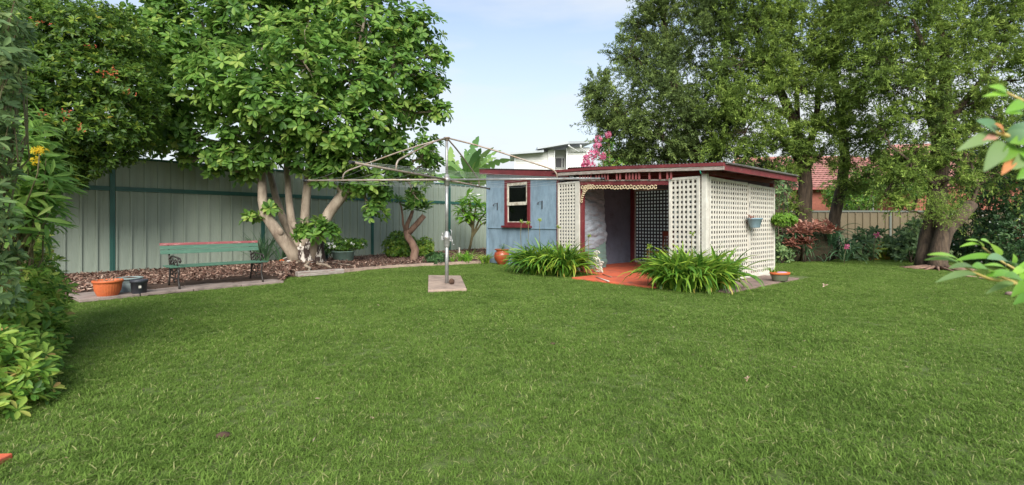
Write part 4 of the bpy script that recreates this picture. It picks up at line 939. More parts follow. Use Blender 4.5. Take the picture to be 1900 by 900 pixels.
# ================================================================== TREES
def lobes_tree(name, label, cat, base, limbs, lobes, fol, bark, twig_mat=None, ntw=9, group=None, wob=.04, tw_r=.02, rsc=1.0):
    """limbs: list of (points, radii) in world space; lobes: (centre, radius)"""
    t = thing(name, label, cat, base, 0, group); b = Vector(base)
    mb = MB()
    for pts, rad in limbs: mb.tube([Vector(p) - b for p in pts], [q * rsc for q in rad], 10, wob=wob)
    mb.build('trunk', bark, t)
    nodes = [Vector(p) - b for pts, rad in limbs for p in pts[1:]]
    mb = MB()
    for c, r in lobes:
        c = Vector(c) - b; src = min(nodes, key=lambda p: (p - c).length + max(0, p.z - c.z) * .6)
        mb.tube(wavy(src, c, 4, .07), [tw_r * 2.2 * (.6 + r * .5), tw_r * 2, tw_r * 1.6, tw_r * 1.1, tw_r * .7], 6)
        for _ in range(ntw):
            e = c + Vector(unit(1)[0]) * r * random.uniform(.6, .95)
            mb.tube(wavy(c.lerp(src, random.uniform(0, .35)), e, 3, .12), [tw_r * .8, tw_r * .55, tw_r * .35, tw_r * .15], 4, cap=False)
    tag(mb.build('branches', twig_mat or bark, t), kind='stuff')
    fol(t, [(Vector(c) - b, r) for c, r in lobes]); return t

# --- big leaved, many trunked tree by the fence
B1 = Vector((TREE1.x, TREE1.y, .18)); T1Y = 12.0
def a1(px, py, dy=0.0): p = W(px, py, T1Y + dy); return p
limbs1 = [
    ([a1(549, 486, -.1), a1(543, 468, -.15), a1(524, 444, -.3), a1(507, 420, -.4), a1(492, 398, -.45), a1(487, 372, -.4), a1(486, 330, -.3), a1(487, 285, -.2), a1(478, 230), a1(455, 160, .2), a1(430, 90, .2), a1(410, 20)], [.2, .19, .165, .15, .13, .125, .115, .11, .1, .08, .065, .04]),
    ([a1(555, 484, .25), a1(548, 450, .3), a1(527, 410, .4), a1(513, 372, .45), a1(503, 330, .5), a1(490, 290, .6), a1(440, 200, .8), a1(400, 140, .8), a1(370, 90, .8)], [.15, .13, .11, .1, .09, .085, .07, .05, .03]),
    ([a1(560, 484, 0), a1(552, 445, .0), a1(541, 410, .05), a1(536, 370, .1), a1(533, 325, .1), a1(530, 270, .1), a1(510, 190, -.2), a1(490, 110, -.4), a1(480, 30, -.5)], [.17, .13, .12, .095, .085, .08, .07, .05, .03]),
    ([a1(572, 486, 0), a1(569, 455, 0), a1(565, 420, .05), a1(567, 380, .05), a1(572, 330, .1), a1(575, 290, .1), a1(580, 220, .1), a1(583, 150, .1), a1(575, 70), a1(560, -20)], [.2, .17, .13, .12, .115, .11, .1, .09, .07, .05]),
    ([a1(583, 487, -.05), a1(586, 455, -.1), a1(594, 425, -.1), a1(612, 392, -.05), a1(632, 366, 0), a1(655, 335, .1), a1(690, 280, .2), a1(715, 210, .2), a1(730, 130, .1), a1(735, 50)], [.18, .16, .155, .155, .15, .13, .11, .085, .06, .035]),
    ([a1(580, 230, .1), a1(605, 190, .0), a1(640, 150, -.1), a1(665, 90, -.1), a1(680, 20)], [.09, .075, .06, .05, .03]),
    ([a1(632, 366, 0), a1(668, 352, .3), a1(705, 345, .5), a1(750, 325, .8)], [.08, .06, .045, .025]),
]
lob1 = [(300, 95, 11.3, .85), (265, 60, 11.6, .6), (285, 190, 11, .75), (315, 235, 11, .6), (350, 260, 11.1, .4), (380, 60, 12, 1.15), (360, 175, 11, .95), (430, 140, 10.6, 1.0), (425, 235, 11, .6), (395, 285, 11, .33), (460, 300, 11.2, .35),
        (480, 40, 12, 1.2), (500, 190, 10.6, .85), (500, 255, 11, .55), (560, 110, 11, 1.1), (600, 20, 12.5, 1.3), (650, 150, 11.5, 1.0), (570, 215, 10.9, .75), (625, 245, 11.2, .65), (545, 300, 11.4, .35), (600, 320, 11.6, .38),
        (690, 60, 12, 1.2), (740, 150, 12, 1.0), (770, 55, 12.3, .75), (795, 150, 12.3, .5), (775, 205, 12.2, .55), (700, 225, 11.6, .75), (735, 262, 12, .35), (650, 290, 11.5, .45), (690, 330, 12.2, .5), (695, 392, 12.2, .3), (660, 345, 12, .38), (745, 310, 12.7, .4), (785, 330, 13, .3), (800, 300, 13.0, .3), (640, 318, 12, .35),
        (500, -90, 12, 1.7), (620, -110, 12.5, 1.7), (720, -70, 12.3, 1.2), (380, -70, 12, 1.2), (300, 10, 11.8, .7), (583, 424, 11.3, .3), (561, 432, 11.2, .17), (610, 426, 11.3, .2), (466, 404, 11.4, .16), (505, 385, 11.6, .14), (815, 100, 12.2, .3), (735, 305, 12.6, .5), (790, 275, 12.5, .42), (640, 265, 11.6, .5), (715, 275, 12, .5), (820, 205, 12.2, .3), (700, 355, 12.4, .35), (258, 130, 11.4, .5), (300, 265, 11.2, .35), (770, 365, 13, .25), (600, 280, 11.6, .45), (450, 330, 11.6, .25), (555, 265, 11.2, .4), (400, 300, 11.2, .35), (350, 290, 11.3, .25), (500, 290, 11.2, .35), (440, 285, 11.0, .4), (610, 300, 11.5, .35)]
def fol1(t, lobes):
    L = Leaves()
    for c, r in lobes:
        n = int(170 * r * r) + 6; P, u = shell_points(c, r, n, .3, .85)
        rosettes(L, P, u * .7 + np.array([0, 0, .6]) + unit(n) * .3, 9, .18, (50, 100), .44, .3)
    L.build('crown', leaf_tpl(.46, .07, .16), l_big, t, nparts=280, eye=tuple(-B1.x if i == 0 else (-B1.y if i == 1 else H - B1.z) for i in range(3)))
t1 = lobes_tree('broadleaf_tree', 'spreading tree with big glossy leaves and five pale trunks rising from one mottled base', 'tree', B1, limbs1, [(W(x, y, Y), r) for x, y, Y, r in lob1], fol1, m_bark, ntw=7, tw_r=.022, rsc=.86, wob=.06)
mb = MB()
def rel1(px, py, dy=0): return a1(px, py, dy) - B1
mb.tube([rel1(545, 494, -.05), rel1(553, 484, 0), rel1(558, 470, 0), rel1(561, 452, .05)], [.34, .25, .21, .12], 18, wob=.08)
mb.tube([rel1(578, 494, 0), rel1(575, 484, 0), rel1(573, 465, 0), rel1(571, 445, .05)], [.36, .27, .22, .13], 18, wob=.08)
mb.tube([rel1(590, 494, .05), rel1(589, 480, 0), rel1(588, 462, -.05), rel1(588, 445, -.08)], [.26, .2, .17, .155], 16, wob=.06)
mb.build('mottled_base', m_barkbase, t1)
mb = MB()
for a, ln in ((3.5, 1.1), (4.0, 1.4), (4.6, 1.2), (5.2, 1.3), (5.8, 1.0), (.2, 1.2), (2.9, 1.2)):
    pts = [Vector((math.cos(a) * s, math.sin(a) * s, .1 - .17 * s)) + Vector((random.uniform(-.06, .06), random.uniform(-.06, .06), 0)) for s in np.linspace(.25, ln, 6)]
    mb.tube(pts, [.06, .045, .04, .03, .025, .012], 7)
mb.build('surface_roots', m_bark, t1)
mb = MB()
for px, py in ((520, 430), (545, 418)): mb.blob(tuple(rel1(px, py, -.42 if px < 530 else -.1)), .075, jit=.15, sq=(1, .9, 1.3))
mb.build('trunk_scar', m_bark, t1)

# --- dense small-leaved tree at the left
B0 = Vector((-9.65, 9.3, 0)); lob0 = [(20, 70, 8.6, .9), (80, 60, 8.8, .75), (150, 70, 9.1, .8), (205, 80, 9.4, .6), (60, 150, 8.4, .85), (140, 150, 8.8, .8), (205, 165, 9.1, .75), (245, 150, 9.6, .5), (60, 235, 8.3, .75), (130, 235, 8.6, .7), (190, 235, 8.9, .62), (235, 240, 9.3, .45), (60, 300, 8.6, .55), (115, 300, 8.9, .45), (165, 295, 9, .4), (205, 285, 9.1, .35), (245, 280, 9.4, .28), (80, 340, 9, .3), (130, 330, 9, .28), (270, 205, 9.8, .45), (255, 90, 10, .5), (60, 10, 9.2, .4), (120, 25, 9.3, .35), (180, 30, 9.5, .35), (225, 35, 9.8, .3), (-20, -20, 9, 1.0), (-60, 120, 8.6, 1.2), (-60, 260, 8.6, 1.1), (30, 180, 8.2, .6), (268, 258, 9.8, .25)]
limbs0 = [([B0, W(48, 400, 9.6), W(60, 320, 9.4), W(110, 240, 9.3), W(90, 140, 9.3), W(70, 50, 9.3)], [.15, .14, .12, .1, .07, .04]), ([W(95, 320, 9.4), W(140, 250, 9.2), W(190, 190, 9.3), W(215, 100, 9.6)], [.09, .07, .05, .03]), ([W(50, 380, 9.6), W(40, 300, 9), W(20, 220, 8.8), W(0, 120, 8.8)], [.1, .08, .06, .03]), ([W(95, 320, 9.4), W(150, 240, 8.9), W(230, 225, 9.4), W(262, 215, 9.8)], [.07, .05, .035, .02])]
def fol0(t, lobes):
    L = Leaves()
    for c, r in lobes:
        n = int(650 * r * r) + 30; P, u = shell_points(c, r, n, .3, .8)
        rosettes(L, P, u * .8 + np.array([0, 0, .6]) + unit(n) * .4, 6, .105, (35, 85), .3, .22)
    o = L.build('crown', fold_tpl(.42), l_cam, t)
t0 = lobes_tree('evergreen_tree', 'dense dark tree with small glossy leaves overhanging the left end of the fence', 'tree', B0, limbs0, [(W(x, y, Y), r) for x, y, Y, r in lob0], fol0, m_barkdark, ntw=10, tw_r=.012)

L = Leaves()
for px, py, Y, n in ((218, 137, 8.4, 7), (196, 140, 8.4, 4), (122, 211, 8.0, 5), (150, 230, 8.0, 4), (84, 215, 7.8, 4), (70, 40, 8.2, 5), (172, 88, 8.3, 4), (245, 168, 8.8, 4)):
    P = np.array(W(px, py, Y)) - np.array(B0) + rng.normal(size=(n, 3)) * .05; rosettes(L, P, unit(n) + np.array([0, -.8, .2]), 3, .045, (30, 80), .5, .3)
L.build('red_orange_leaves', fold_tpl(.5), leafmat('red_orange_leaf', [srgb(166, 78, 54), srgb(188, 104, 66)], .5, .3, .2), t0)
# --- fine leaved trees on the right
def fine_fol(m, dens=1.0, size=.085, seedv=.45, droop=.3, ln=.42, nl=26, tpl=.3):
    def f(t, lobes):
        L = Leaves(); b = Vector(t.location)
        for c, r in lobes:
            n = int(360 * r * r * dens) + 30; cc = rng.normal(size=(max(5, int(22 * r)), 3)) * r * .5; P = np.array(c) + cc[rng.integers(0, len(cc), n)] + rng.normal(size=(n, 3)) * r * .2; u = P - np.array(c)
            D = u / r * .6 + unit(n) * .7 + np.array([0, 0, .5]); v = seedv + rng.normal() * .08
            sprays(L, None, P, D, ln, nl, size, v, .26, droop)
        L.build('crown', diamond_tpl(tpl), m, t)
    return f
B2 = W(1300, 465, 17.5); B2.z = 0
def b2(px, py, dy=0): return W(px, py, 17.0 + dy)
limbs2 = [([B2, b2(1303, 400), b2(1300, 330), b2(1290, 270), b2(1265, 200), b2(1240, 120), b2(1230, 20), b2(1225, -80)], [.38, .32, .28, .24, .19, .14, .1, .05]),
          ([b2(1300, 330), b2(1335, 285), b2(1350, 220), b2(1345, 140), b2(1350, 40), b2(1360, -60)], [.22, .18, .15, .11, .08, .04]),
          ([b2(1290, 290), b2(1240, 262), b2(1190, 240), b2(1150, 215)], [.15, .11, .08, .04]), ([b2(1265, 200), b2(1210, 150), b2(1170, 90)], [.1, .07, .04]), ([b2(1300, 320), b2(1260, 300), b2(1215, 290)], [.1, .07, .04])]
lob2 = [(1140, 200, 17, .75), (1120, 165, 16.6, .4), (1175, 250, 17, .8), (1130, 250, 16.8, .5), (1190, 185, 16.5, .9), (1205, 110, 17, .8), (1165, 110, 17, .45), (1230, 50, 17, .95), (1190, 40, 17, .45), (1250, 170, 16.2, .95), (1230, 250, 16.2, .85), (1285, 90, 16.5, 1.0), (1300, 10, 17, 1.0), (1220, -50, 17, 1.1), (1320, -80, 17, 1.3), (1290, 230, 16, .8), (1330, 160, 16.4, .8), (1345, 60, 16.8, .9), (1160, 290, 17.6, .4), (1200, 290, 17.2, .5), (1260, 285, 17, .5), (1330, 270, 17, .6), (1215, 20, 17, .5), (1180, 75, 17, .4), (1360, 220, 17, .7), (1105, 215, 16.9, .25), (1100, 175, 16.9, .18), (1118, 235, 16.9, .3), (1165, 300, 17.2, .5), (1240, 300, 17, .5), (1300, 290, 17, .6)]
lobes_tree('weeping_tree', 'tall weeping fine leaved tree directly behind the pergola, leftmost of the right hand trees', 'tree', B2, limbs2, [(W(x, y, Y), r) for x, y, Y, r in lob2], fine_fol(l_fine2, 1.0, .105), m_barkdark, m_barkdark, 12, wob=.1, tw_r=.018, rsc=.85)
B3 = W(1515, 470, 15.6); B3.z = 0
def b3(px, py, dy=0): return W(px, py, 15.5 + dy)
limbs3 = [([b3(1497, 480), b3(1495, 430), b3(1491, 395), b3(1495, 345), b3(1490, 290), b3(1470, 220), b3(1440, 150), b3(1410, 90), b3(1395, 10)], [.32, .3, .27, .25, .22, .17, .13, .1, .05]),
          ([b3(1545, 480, .2), b3(1545, 440, .2), b3(1550, 400, .2), b3(1562, 345, .2), b3(1568, 290, .2), b3(1560, 210, .2), b3(1545, 120), b3(1560, 20)], [.24, .2, .19, .18, .16, .13, .1, .05]),
          ([b3(1491, 395), b3(1470, 375, -.1), b3(1452, 355, -.1), b3(1440, 340, -.1)], [.13, .09, .075, .055]), ([b3(1490, 300), b3(1515, 230, -.2), b3(1520, 150, -.2), b3(1505, 60)], [.16, .12, .09, .05]),
          ([b3(1495, 340), b3(1475, 290, .3), b3(1445, 250, .3), b3(1400, 210)], [.12, .1, .07, .04]), ([b3(1492, 310), b3(1480, 240, .2), b3(1478, 170), b3(1460, 60)], [.13, .11, .08, .04]), ([b3(1470, 220), b3(1430, 195), b3(1380, 175)], [.09, .06, .03])]
lob3 = [(1380, 110, 15, .85), (1400, 40, 15.4, .9), (1450, 90, 15, .85), (1350, 190, 15, .65), (1420, 180, 14.8, .7), (1380, 250, 15, .65), (1440, 255, 15, .6), (1470, 20, 15.2, .8), (1530, 60, 15.2, .8), (1580, 110, 15, .7), (1600, 30, 15.4, .8), (1530, 170, 14.8, .6), (1595, 190, 14.9, .65), (1575, 255, 14.9, .5), (1610, 260, 15, .5), (1620, 320, 15, .35), (1520, 290, 14.9, .35), (1560, 320, 15, .25), (1400, -50, 15.3, 1.0), (1500, -70, 15.3, 1.1), (1600, -60, 15.3, 1.1), (1465, 320, 15, .3), (1430, 300, 15.2, .4), (1350, 270, 15.3, .4), (1455, 385, 15.4, .3), (1500, 230, 15, .35), (1585, 350, 15.2, .22), (1440, 135, 15, .5), (1490, 160, 14.7, .5), (1550, 120, 14.7, .5), (1480, 260, 14.8, .35), (1540, 235, 14.8, .4), (1610, 140, 15, .6), (1420, 110, 14.8, .5), (1560, 20, 15, .7), (1500, 110, 15.8, .6)]
lobes_tree('fine_leaved_tree', 'tall fine leaved tree with two dark trunks behind the coppery bromeliads', 'tree', B3, limbs3, [(W(x, y, Y), r) for x, y, Y, r in lob3], fine_fol(l_fine, 1.0, .1, .5), m_barkdark, m_barkdark, 14, wob=.1, tw_r=.018, rsc=.85)
B4 = G(1738, 499)
def b4(px, py, dy=0): return W(px, py, B4.y + dy)
limbs4 = [([b4(1740, 503), b4(1741, 485), b4(1744, 455), b4(1752, 430), b4(1765, 415)], [.26, .2, .185, .18, .17]), ([b4(1756, 428), b4(1780, 405), b4(1803, 378)], [.15, .15, .14]),
          ([b4(1714, 492, .4), b4(1714, 470, .4), b4(1719, 440, .45), b4(1730, 400, .5), b4(1740, 340, .5), b4(1746, 280, .5), b4(1752, 200, .5), b4(1755, 120, .5), b4(1740, 30, .5)], [.22, .16, .15, .15, .19, .2, .16, .12, .06]),
          ([b4(1752, 430), b4(1745, 400, .3), b4(1742, 350, .4)], [.16, .16, .16]), ([b4(1746, 290, .5), b4(1726, 210, .4), b4(1728, 130, .4), b4(1700, 50)], [.13, .11, .08, .04]),
          ([b4(1748, 250, .5), b4(1780, 200, .3), b4(1820, 150, .2), b4(1860, 90)], [.11, .09, .06, .03]), ([b4(1800, 385), b4(1815, 345, .1), b4(1800, 300, .1), b4(1775, 270, .1)], [.05, .04, .03, .02]), ([b4(1740, 350, .4), b4(1690, 300, .2), b4(1650, 270)], [.06, .04, .02])]
lob4 = [(1660, 60, 13, .7), (1700, 120, 12.8, .6), (1740, 50, 13, .8), (1800, 60, 12.8, .75), (1860, 70, 12.6, .7), (1650, 160, 13, .4), (1690, 215, 12.7, .45), (1640, 240, 13, .4), (1830, 130, 12.5, .5), (1780, 130, 12.6, .5), (1890, 150, 12.3, .5), (1850, 220, 12.5, .5), (1800, 250, 12.5, .4), (1700, 290, 12.6, .45), (1660, 310, 12.8, .4), (1650, 350, 12.6, .22), (1690, 335, 12.4, .3), (1760, 330, 12.5, .4), (1820, 320, 12.6, .5), (1880, 300, 12.5, .6), (1700, -60, 13, 1.1), (1800, -60, 13, 1.1), (1900, -20, 12.6, .9), (1640, 0, 13.2, .8), (1670, 385, 12.6, .16), (1775, 295, 12.4, .35), (1760, 90, 12.4, .5), (1740, 200, 12.4, .35), (1810, 190, 12.4, .45), (1680, 160, 12.6, .45), (1640, 110, 12.8, .5), (1850, 20, 12.6, .6), (1760, 230, 12.4, .3), (1720, 250, 12.4, .3)]
t4 = lobes_tree('leaning_tree', 'old tree with a stout sawn off leaning limb at the right of the lawn', 'tree', B4, limbs4, [(W(x, y, Y), r) for x, y, Y, r in lob4], fine_fol(l_fine, .95, .09, .5, droop=.4), m_barkdark, m_barkdark, 12, wob=.1, tw_r=.014)
L = Leaves(); n = 260; c = np.array(b4(1745, 385, -.2) - B4); P = c + rng.normal(size=(n, 3)) * .22; sprays(L, None, P, unit(n) + np.array([0, -.3, .8]), .4, 16, .05, .6, .2, .8); L.build('crotch_fern', diamond_tpl(.3), l_fern and l_fine, t4)
mb = MB()
for a in np.linspace(2.6, 6.6, 12): mb.tube([(math.cos(a) * s, math.sin(a) * s, .07 * (1 - s)) for s in (.2, .45, .75)], [.05, .03, .01], 5)
mb.build('surface_roots', m_barkmid, t4)

# ================================================================== BEYOND THE YARD
# olive fence at the back right
bf_ = thing('paling_fence', 'low olive brown ribbed fence across the back right of the yard', 'fence', (9.2, 24.2, 0), R(-2))
pm = MB(); pr = [(0, 0), (.03, 0), (.05, -.04), (.09, -.04), (.11, 0), (.36, 0)]; pm.add([(x, y, z) for z in (.03, 1.7) for x, y in pr], [(i, i + 1, 7 + i, 6 + i) for i in range(5)]); pm = pm.mesh('fence_panel', m_olive)
for i in range(44): link('fence_panel', pm, bf_, (i * .36 - .6, 0, 0))
mb = MB(); mb.box(-.7, 15.4, -.05, .05, 1.69, 1.77); mb.build('rail', M('olive_grey_rail', srgb(92, 96, 88), .5), bf_)
for i in range(7):
    mb = MB(); mb.box(-.05, .05, -.06, .03, 0, 1.72); mb.build('post', MATS['olive_grey_rail'], bf_, (-.6 + i * 2.5, 0, 0))
# left part of the back boundary hidden by the shed
bf2 = thing('rear_fence', 'grey green sheet fence running behind the blue shed', 'fence', FW(13.7, 0), math.atan2(24.2 - FW(13.7, 0).y, 9.2 - FW(13.7, 0).x))
Lr = math.hypot(24.2 - FW(13.7, 0).y, 9.2 - FW(13.7, 0).x); lo = pan_mesh(.3, .03, 1.75, 'fence_panel')
for i in range(int(Lr / .3)): link('fence_panel', lo, bf2, (i * .3, 0, 0))
mb = MB(); mb.box(0, Lr, -.03, .03, 1.74, 1.8); mb.build('rail', m_post, bf2)

# white upstairs house
hc = W(1020, 312, 42); hc.z = 0
hs = thing('white_house', 'white weatherboard upstairs house with a pale low pitched roof far behind the shed', 'house', (0, 42, 0))
def hx(px): return (px - 950) / FPX * 42
def hz(py): return H + (412 - py) * 42 / FPX
def hb(name, x0, x1, y0, y1, z0, z1, m, par=hs): mb = MB(); mb.box(x0, x1, y0, y1, z0, z1); return mb.build(name, m, par)
wl = MB(); z = 0; bd = .19
xl, xm, xr = hx(955), hx(1028), hx(1052)
zt = lambda x, o=0: hz(288) + (x - xl) / (xm - xl) * (hz(283) - hz(288)) + o
def boards(x0, x1, y, zmax0, zmax1, par, n0=4.0):
    z = n0; mb = MB()
    while z < max(zmax0, zmax1):
        a, b = min(z + bd, zmax0), min(z + bd, zmax1)
        mb.add([(x0, y, z), (x1, y, z), (x1, y - .03, z), (x0, y - .03, z), (x0, y, a), (x1, y, b)], [(3, 2, 5, 4), (0, 1, 2, 3)]); z += bd
    o = mb.build('weatherboards', m_wbw, par); return o
hb('core_wall', xl + .02, hx(1018), .1, 7, 0, hz(281), m_wbw); hb('core_wall', hx(1018), hx(1052), 1.25, 7, 0, hz(274), m_wbw); hb('core_wall', hx(1052.5), hx(1095), .1, 7, 0, hz(273), m_wbw); boards(xl, hx(1018), .08, hz(286), hz(282), hs); boards(hx(1053), hx(1095), .08, hz(273), hz(273), hs)
boards(hx(1018), hx(1028), .0, hz(279), hz(276), hs)
hb('corner_post', hx(1017), hx(1019), -.08, .05, 0, hz(280), m_housetrim); hb('corner_post', xl - .04, xl + .1, .0, .1, 0, hz(286), m_housetrim)
hb('porch_wall', hx(1029), hx(1052), 1.2, 1.3, 0, hz(277), m_wbw); hb('post', hx(1050.5), hx(1053), -.1, .05, 0, hz(276), m_housetrim); hb('post', hx(1027.5), hx(1029.5), -.1, .05, 0, hz(279), m_housetrim)
wn = hb('window', hx(1032), hx(1049.5), 1.1, 1.19, hz(309), hz(289), m_housetrim); hb('pane', hx(1033), hx(1044.5), 1.06, 1.1, hz(308), hz(290.5), m_dark, wn); hb('pane', hx(1046), hx(1048.7), 1.06, 1.1, hz(308), hz(290.5), m_dark, wn)
mb = MB(); z1, z2 = hz(289), hz(277)
mb.add([(hx(946), -.8, z1), (hx(1008), -.8, z2 - .35), (hx(1008), 8, z2 + .1), (hx(946), 8, z1 + .5)] + [(hx(946), -.8, z1 + .2), (hx(1008), -.8, z2 - .15), (hx(1008), 8, z2 + .3), (hx(946), 8, z1 + .7)], [(3, 2, 1, 0), (4, 5, 6, 7), (0, 1, 5, 4), (1, 2, 6, 5), (2, 3, 7, 6), (3, 0, 4, 7)])
mb.build('roof', m_metalroof, hs)
mb = MB(); za, zb = hz(280), hz(270)
mb.add([(hx(996), -1.0, za), (hx(1053), -1.0, zb), (hx(1098), -.6, zb + .12), (hx(1098), 8, zb + .9), (hx(996), 8, za + .5)] + [(hx(996), -1.0, za + .22), (hx(1053), -1.0, zb + .22), (hx(1098), -.6, zb + .3), (hx(1098), 8, zb + 1.1), (hx(996), 8, za + .8)], [(4, 3, 2, 1, 0), (5, 6, 7, 8, 9), (0, 1, 6, 5), (1, 2, 7, 6), (2, 3, 8, 7), (3, 4, 9, 8), (4, 0, 5, 9)])
mb.build('upper_roof', m_metalroof, hs)
mb = MB(); mb.tube([(hx(1053), -1.0, hz(273)), (hx(1056), -.7, hz(275)), (hx(1072), -.1, hz(281)), (hx(1082), 0, hz(281))], .07, 6); mb.tube([(hx(1075), -.8, hz(272)), (hx(1076), -.6, hz(277)), (hx(1088), 0, hz(281)), (hx(1089), 0, hz(310))], .07, 6); mb.build('downpipe', m_housetrim, hs)

# red tiled brick house behind the back right fence
rh = thing('brick_house', 'brick house with red tiled roof seen between the trunks beyond the olive fence', 'house', (17.5, 33, 0), R(-6))
def rb(name, x0, x1, y0, y1, z0, z1, m, par=rh): mb = MB(); mb.box(x0, x1, y0, y1, z0, z1); return mb.build(name, m, par)
zr = H + (412 - 350) * 33 / FPX
rb('wall', -3.5, 10.5, 0, 8, 0, zr, m_brick); rb('gutter', -4.2, 11.2, -.62, -.5, zr - .12, zr + .03, M('red_gutter', srgb(150, 84, 80), .5))
wdw = rb('window', 4.6, 6.6, -.06, .02, zr - 1.6, zr - .4, m_housetrim); rb('pane', 4.7, 5.55, -.09, -.06, zr - 1.5, zr - .5, m_dark, wdw); rb('pane', 5.65, 6.5, -.09, -.06, zr - 1.5, zr - .5, m_dark, wdw)
hgt = 2.5
def roofpt(x, v): return (x, -.6 + 4.6 * v, zr + hgt * v)
# courses of tiles, each course one mesh with scalloped tiles
nt_ = 15
for r_ in range(nt_):
    mb = MB(); v0, v1 = r_ / nt_, (r_ + 1.15) / nt_; xa, xb = -4.2 + 3.5 * v0, 11.2 - 3.5 * v0; vs = []; xs = np.arange(xa, xb, .1)
    for v, dz in ((v0, .05), (v1, 0)):
        for i, x in enumerate(xs): y_, z_ = roofpt(x, v)[1:]; vs.append((x, y_, z_ + dz + (.03 if i % 3 else 0)))
    k_ = len(xs); mb.add(vs, [(i, i + 1, k_ + i + 1, k_ + i) for i in range(k_ - 1)]); mb.build('tile_course', m_tile, rh)
mb = MB(); mb.add([(-4.2, -.6, zr), (-.7, 4, zr + hgt), (-4.2, 8.6, zr), (11.2, -.6, zr), (7.7, 4, zr + hgt), (11.2, 8.6, zr)], [(0, 2, 1), (3, 4, 5), (1, 2, 5, 4), (0, 1, 4, 3)]); 
o = mb.build('roof', m_tile, rh, (0, 0, -.03))
mb = MB(); mb.tube([(-4.2, -.6, zr + .05), (-.7, 4, zr + hgt + .05), (7.7, 4, zr + hgt + .05), (11.2, -.6, zr + .05)], .13, 8); mb.build('ridge_tiles', m_tile, rh)
# second tiled roof, higher at the right
r2 = thing('tiled_house', 'second tiled roof house showing at the far right between leaves', 'house', (29, 36, 0), R(-12))
mb = MB(); mb.box(-3, 9, 0, 9, 0, 4.2); mb.build('wall', m_brick, r2)
mb = MB(); mb.add([(-3.6, -.6, 4.2), (9.6, -.6, 4.2), (9.6, 9.6, 4.2), (-3.6, 9.6, 4.2), (1.5, 4.5, 7.6), (4.5, 4.5, 7.6)], [(0, 1, 5, 4), (1, 2, 5), (2, 3, 4, 5), (3, 0, 4), (3, 2, 1, 0)]); mb.build('roof', m_tile, r2)

# crepe myrtle / pink flowering tree left of weeping tree
def simple_tree(name, label, cat, base, h, lobes, leafm, barkm, size, k, dens, tpl, group=None, v=.45, spread=(35, 90), r0=.12):
    b = Vector(base); limbs = [([b, b + Vector((0, 0, h * .4)), Vector(lobes[0][0])], [r0, r0 * .8, r0 * .4])] + [([b + Vector((0, 0, h * .35)), Vector(c)], [r0 * .5, r0 * .2]) for c, r in lobes[1:5]]
    def f(t, lb):
        L = Leaves()
        for c, r in lb:
            n = int(dens * r * r) + 6; P, u = shell_points(c, r, n, .3, .85); rosettes(L, P, u + np.array([0, 0, .4]) + unit(n) * .4, k, size, spread, v, .28)
        L.build('crown', tpl, leafm, t)
    return lobes_tree(name, label, cat, base, limbs, lobes, f, barkm, ntw=5, group=group, tw_r=.012)
lb = [(W(x, y, Y), r) for x, y, Y, r in ((1120, 300, 16.3, .36), (1130, 270, 16.5, .34), (1140, 310, 16.3, .4), (1120, 320, 16, .3), (1104, 325, 16, .25))]
mt = simple_tree('pink_flowering_tree', 'pink flowering tree peeking over the shed roof beside the white house', 'tree', (lb[0][0].x + .3, 16.4, 0), 3, lb, l_shrub, m_barkmid, .1, 6, 260, fold_tpl(.45))
L = Leaves()
for px, py, r in ((1108, 272, .22), (1101, 285, .26), (1093, 296, .28), (1086, 303, .2), (1110, 258, .16), (1097, 308, .2), (1118, 290, .2), (1088, 293, .15), (1128, 250, .14), (1112, 314, .15), (1083, 308, .14)):
    r *= .7; c = np.array(W(px, py, 15.9)) - np.array(mt.location); n = int(900 * r * r) + 20; P, u = shell_points(c, r, n, .2, 1); rosettes(L, P, u, 5, .055, (40, 85), .6, .4)
L.build('blossom', fold_tpl(.6), l_pink, mt)

# banana palms
def banana(label, base, specs, group):
    t = thing('banana_plant', label, 'palm', base, 0, group); b = Vector(base)
    mb = MB(); mb.tube([(0, 0, 0), (.02, 0, 1.8), (0, 0, 3.5)], [.19, .16, .1], 10); mb.build('trunk', m_olive, t)
    for ang, el, ln, wd in specs:
        n = 26; V = []; F = []; x = z = 0.0; th = R(el); rib = []
        for i in range(n + 1):
            s = i / n; rib.append((x, z)); w_ = wd / 2 * math.sin(math.pi * min(1, s * .94 + .07)) ** .6
            if s < .1: w_ = .03
            roll = R(38 if el < 70 else 10) * (1 if math.sin(R(ang) + .01) > 0 else -1); drop = .35
            for sd in (-1, 1):
                if i % 3 == 2 and random.random() < .5: w2 = w_ * random.uniform(.25, .6)
                else: w2 = w_ * random.uniform(.88, 1.05)
                V.append((x - .06 * w2 - sd * w2 * math.sin(roll) * math.sin(th), sd * w2 * math.cos(roll), z - drop * w2 + sd * w2 * math.sin(roll) * math.cos(th)))
            V.append((x, 0, z)); x += ln / n * math.cos(th); z += ln / n * math.sin(th); th -= R(62) / n * (1.6 * s + .25)
        for i in range(n):
            o = i * 3; F += [(o, o + 3, o + 5, o + 2), (o + 2, o + 5, o + 4, o + 1)]
        m_ = mesh_np('leaf', V, F, l_banana, np.full(len(V), random.uniform(.2, .85)), smooth=True)
        link('leaf', m_, t, (0, 0, 3.2), (0, 0, R(ang)))
    return t
c = W(872, 412, 25); banana('ragged banana plant with upright tattered leaf behind the fence beside the shed', (c.x, 25, 0),
    [(70, 89, 3.0, .6), (110, 84, 2.3, .5), (75, 70, 2.6, .6), (-60, 74, 2.2, .6), (-10, 50, 2.6, .6), (5, 30, 2.4, .6), (-25, 10, 2.0, .5), (190, 60, 2.0, .5), (200, 30, 2.0, .5), (250, 70, 1.8, .5), (300, 40, 2.0, .5), (170, 8, 1.8, .5), (260, 30, 1.6, .5), (330, 72, 2.4, .55), (40, 62, 2.4, .55), (0, 68, 2.5, .5)], 'banana plants behind the fence')
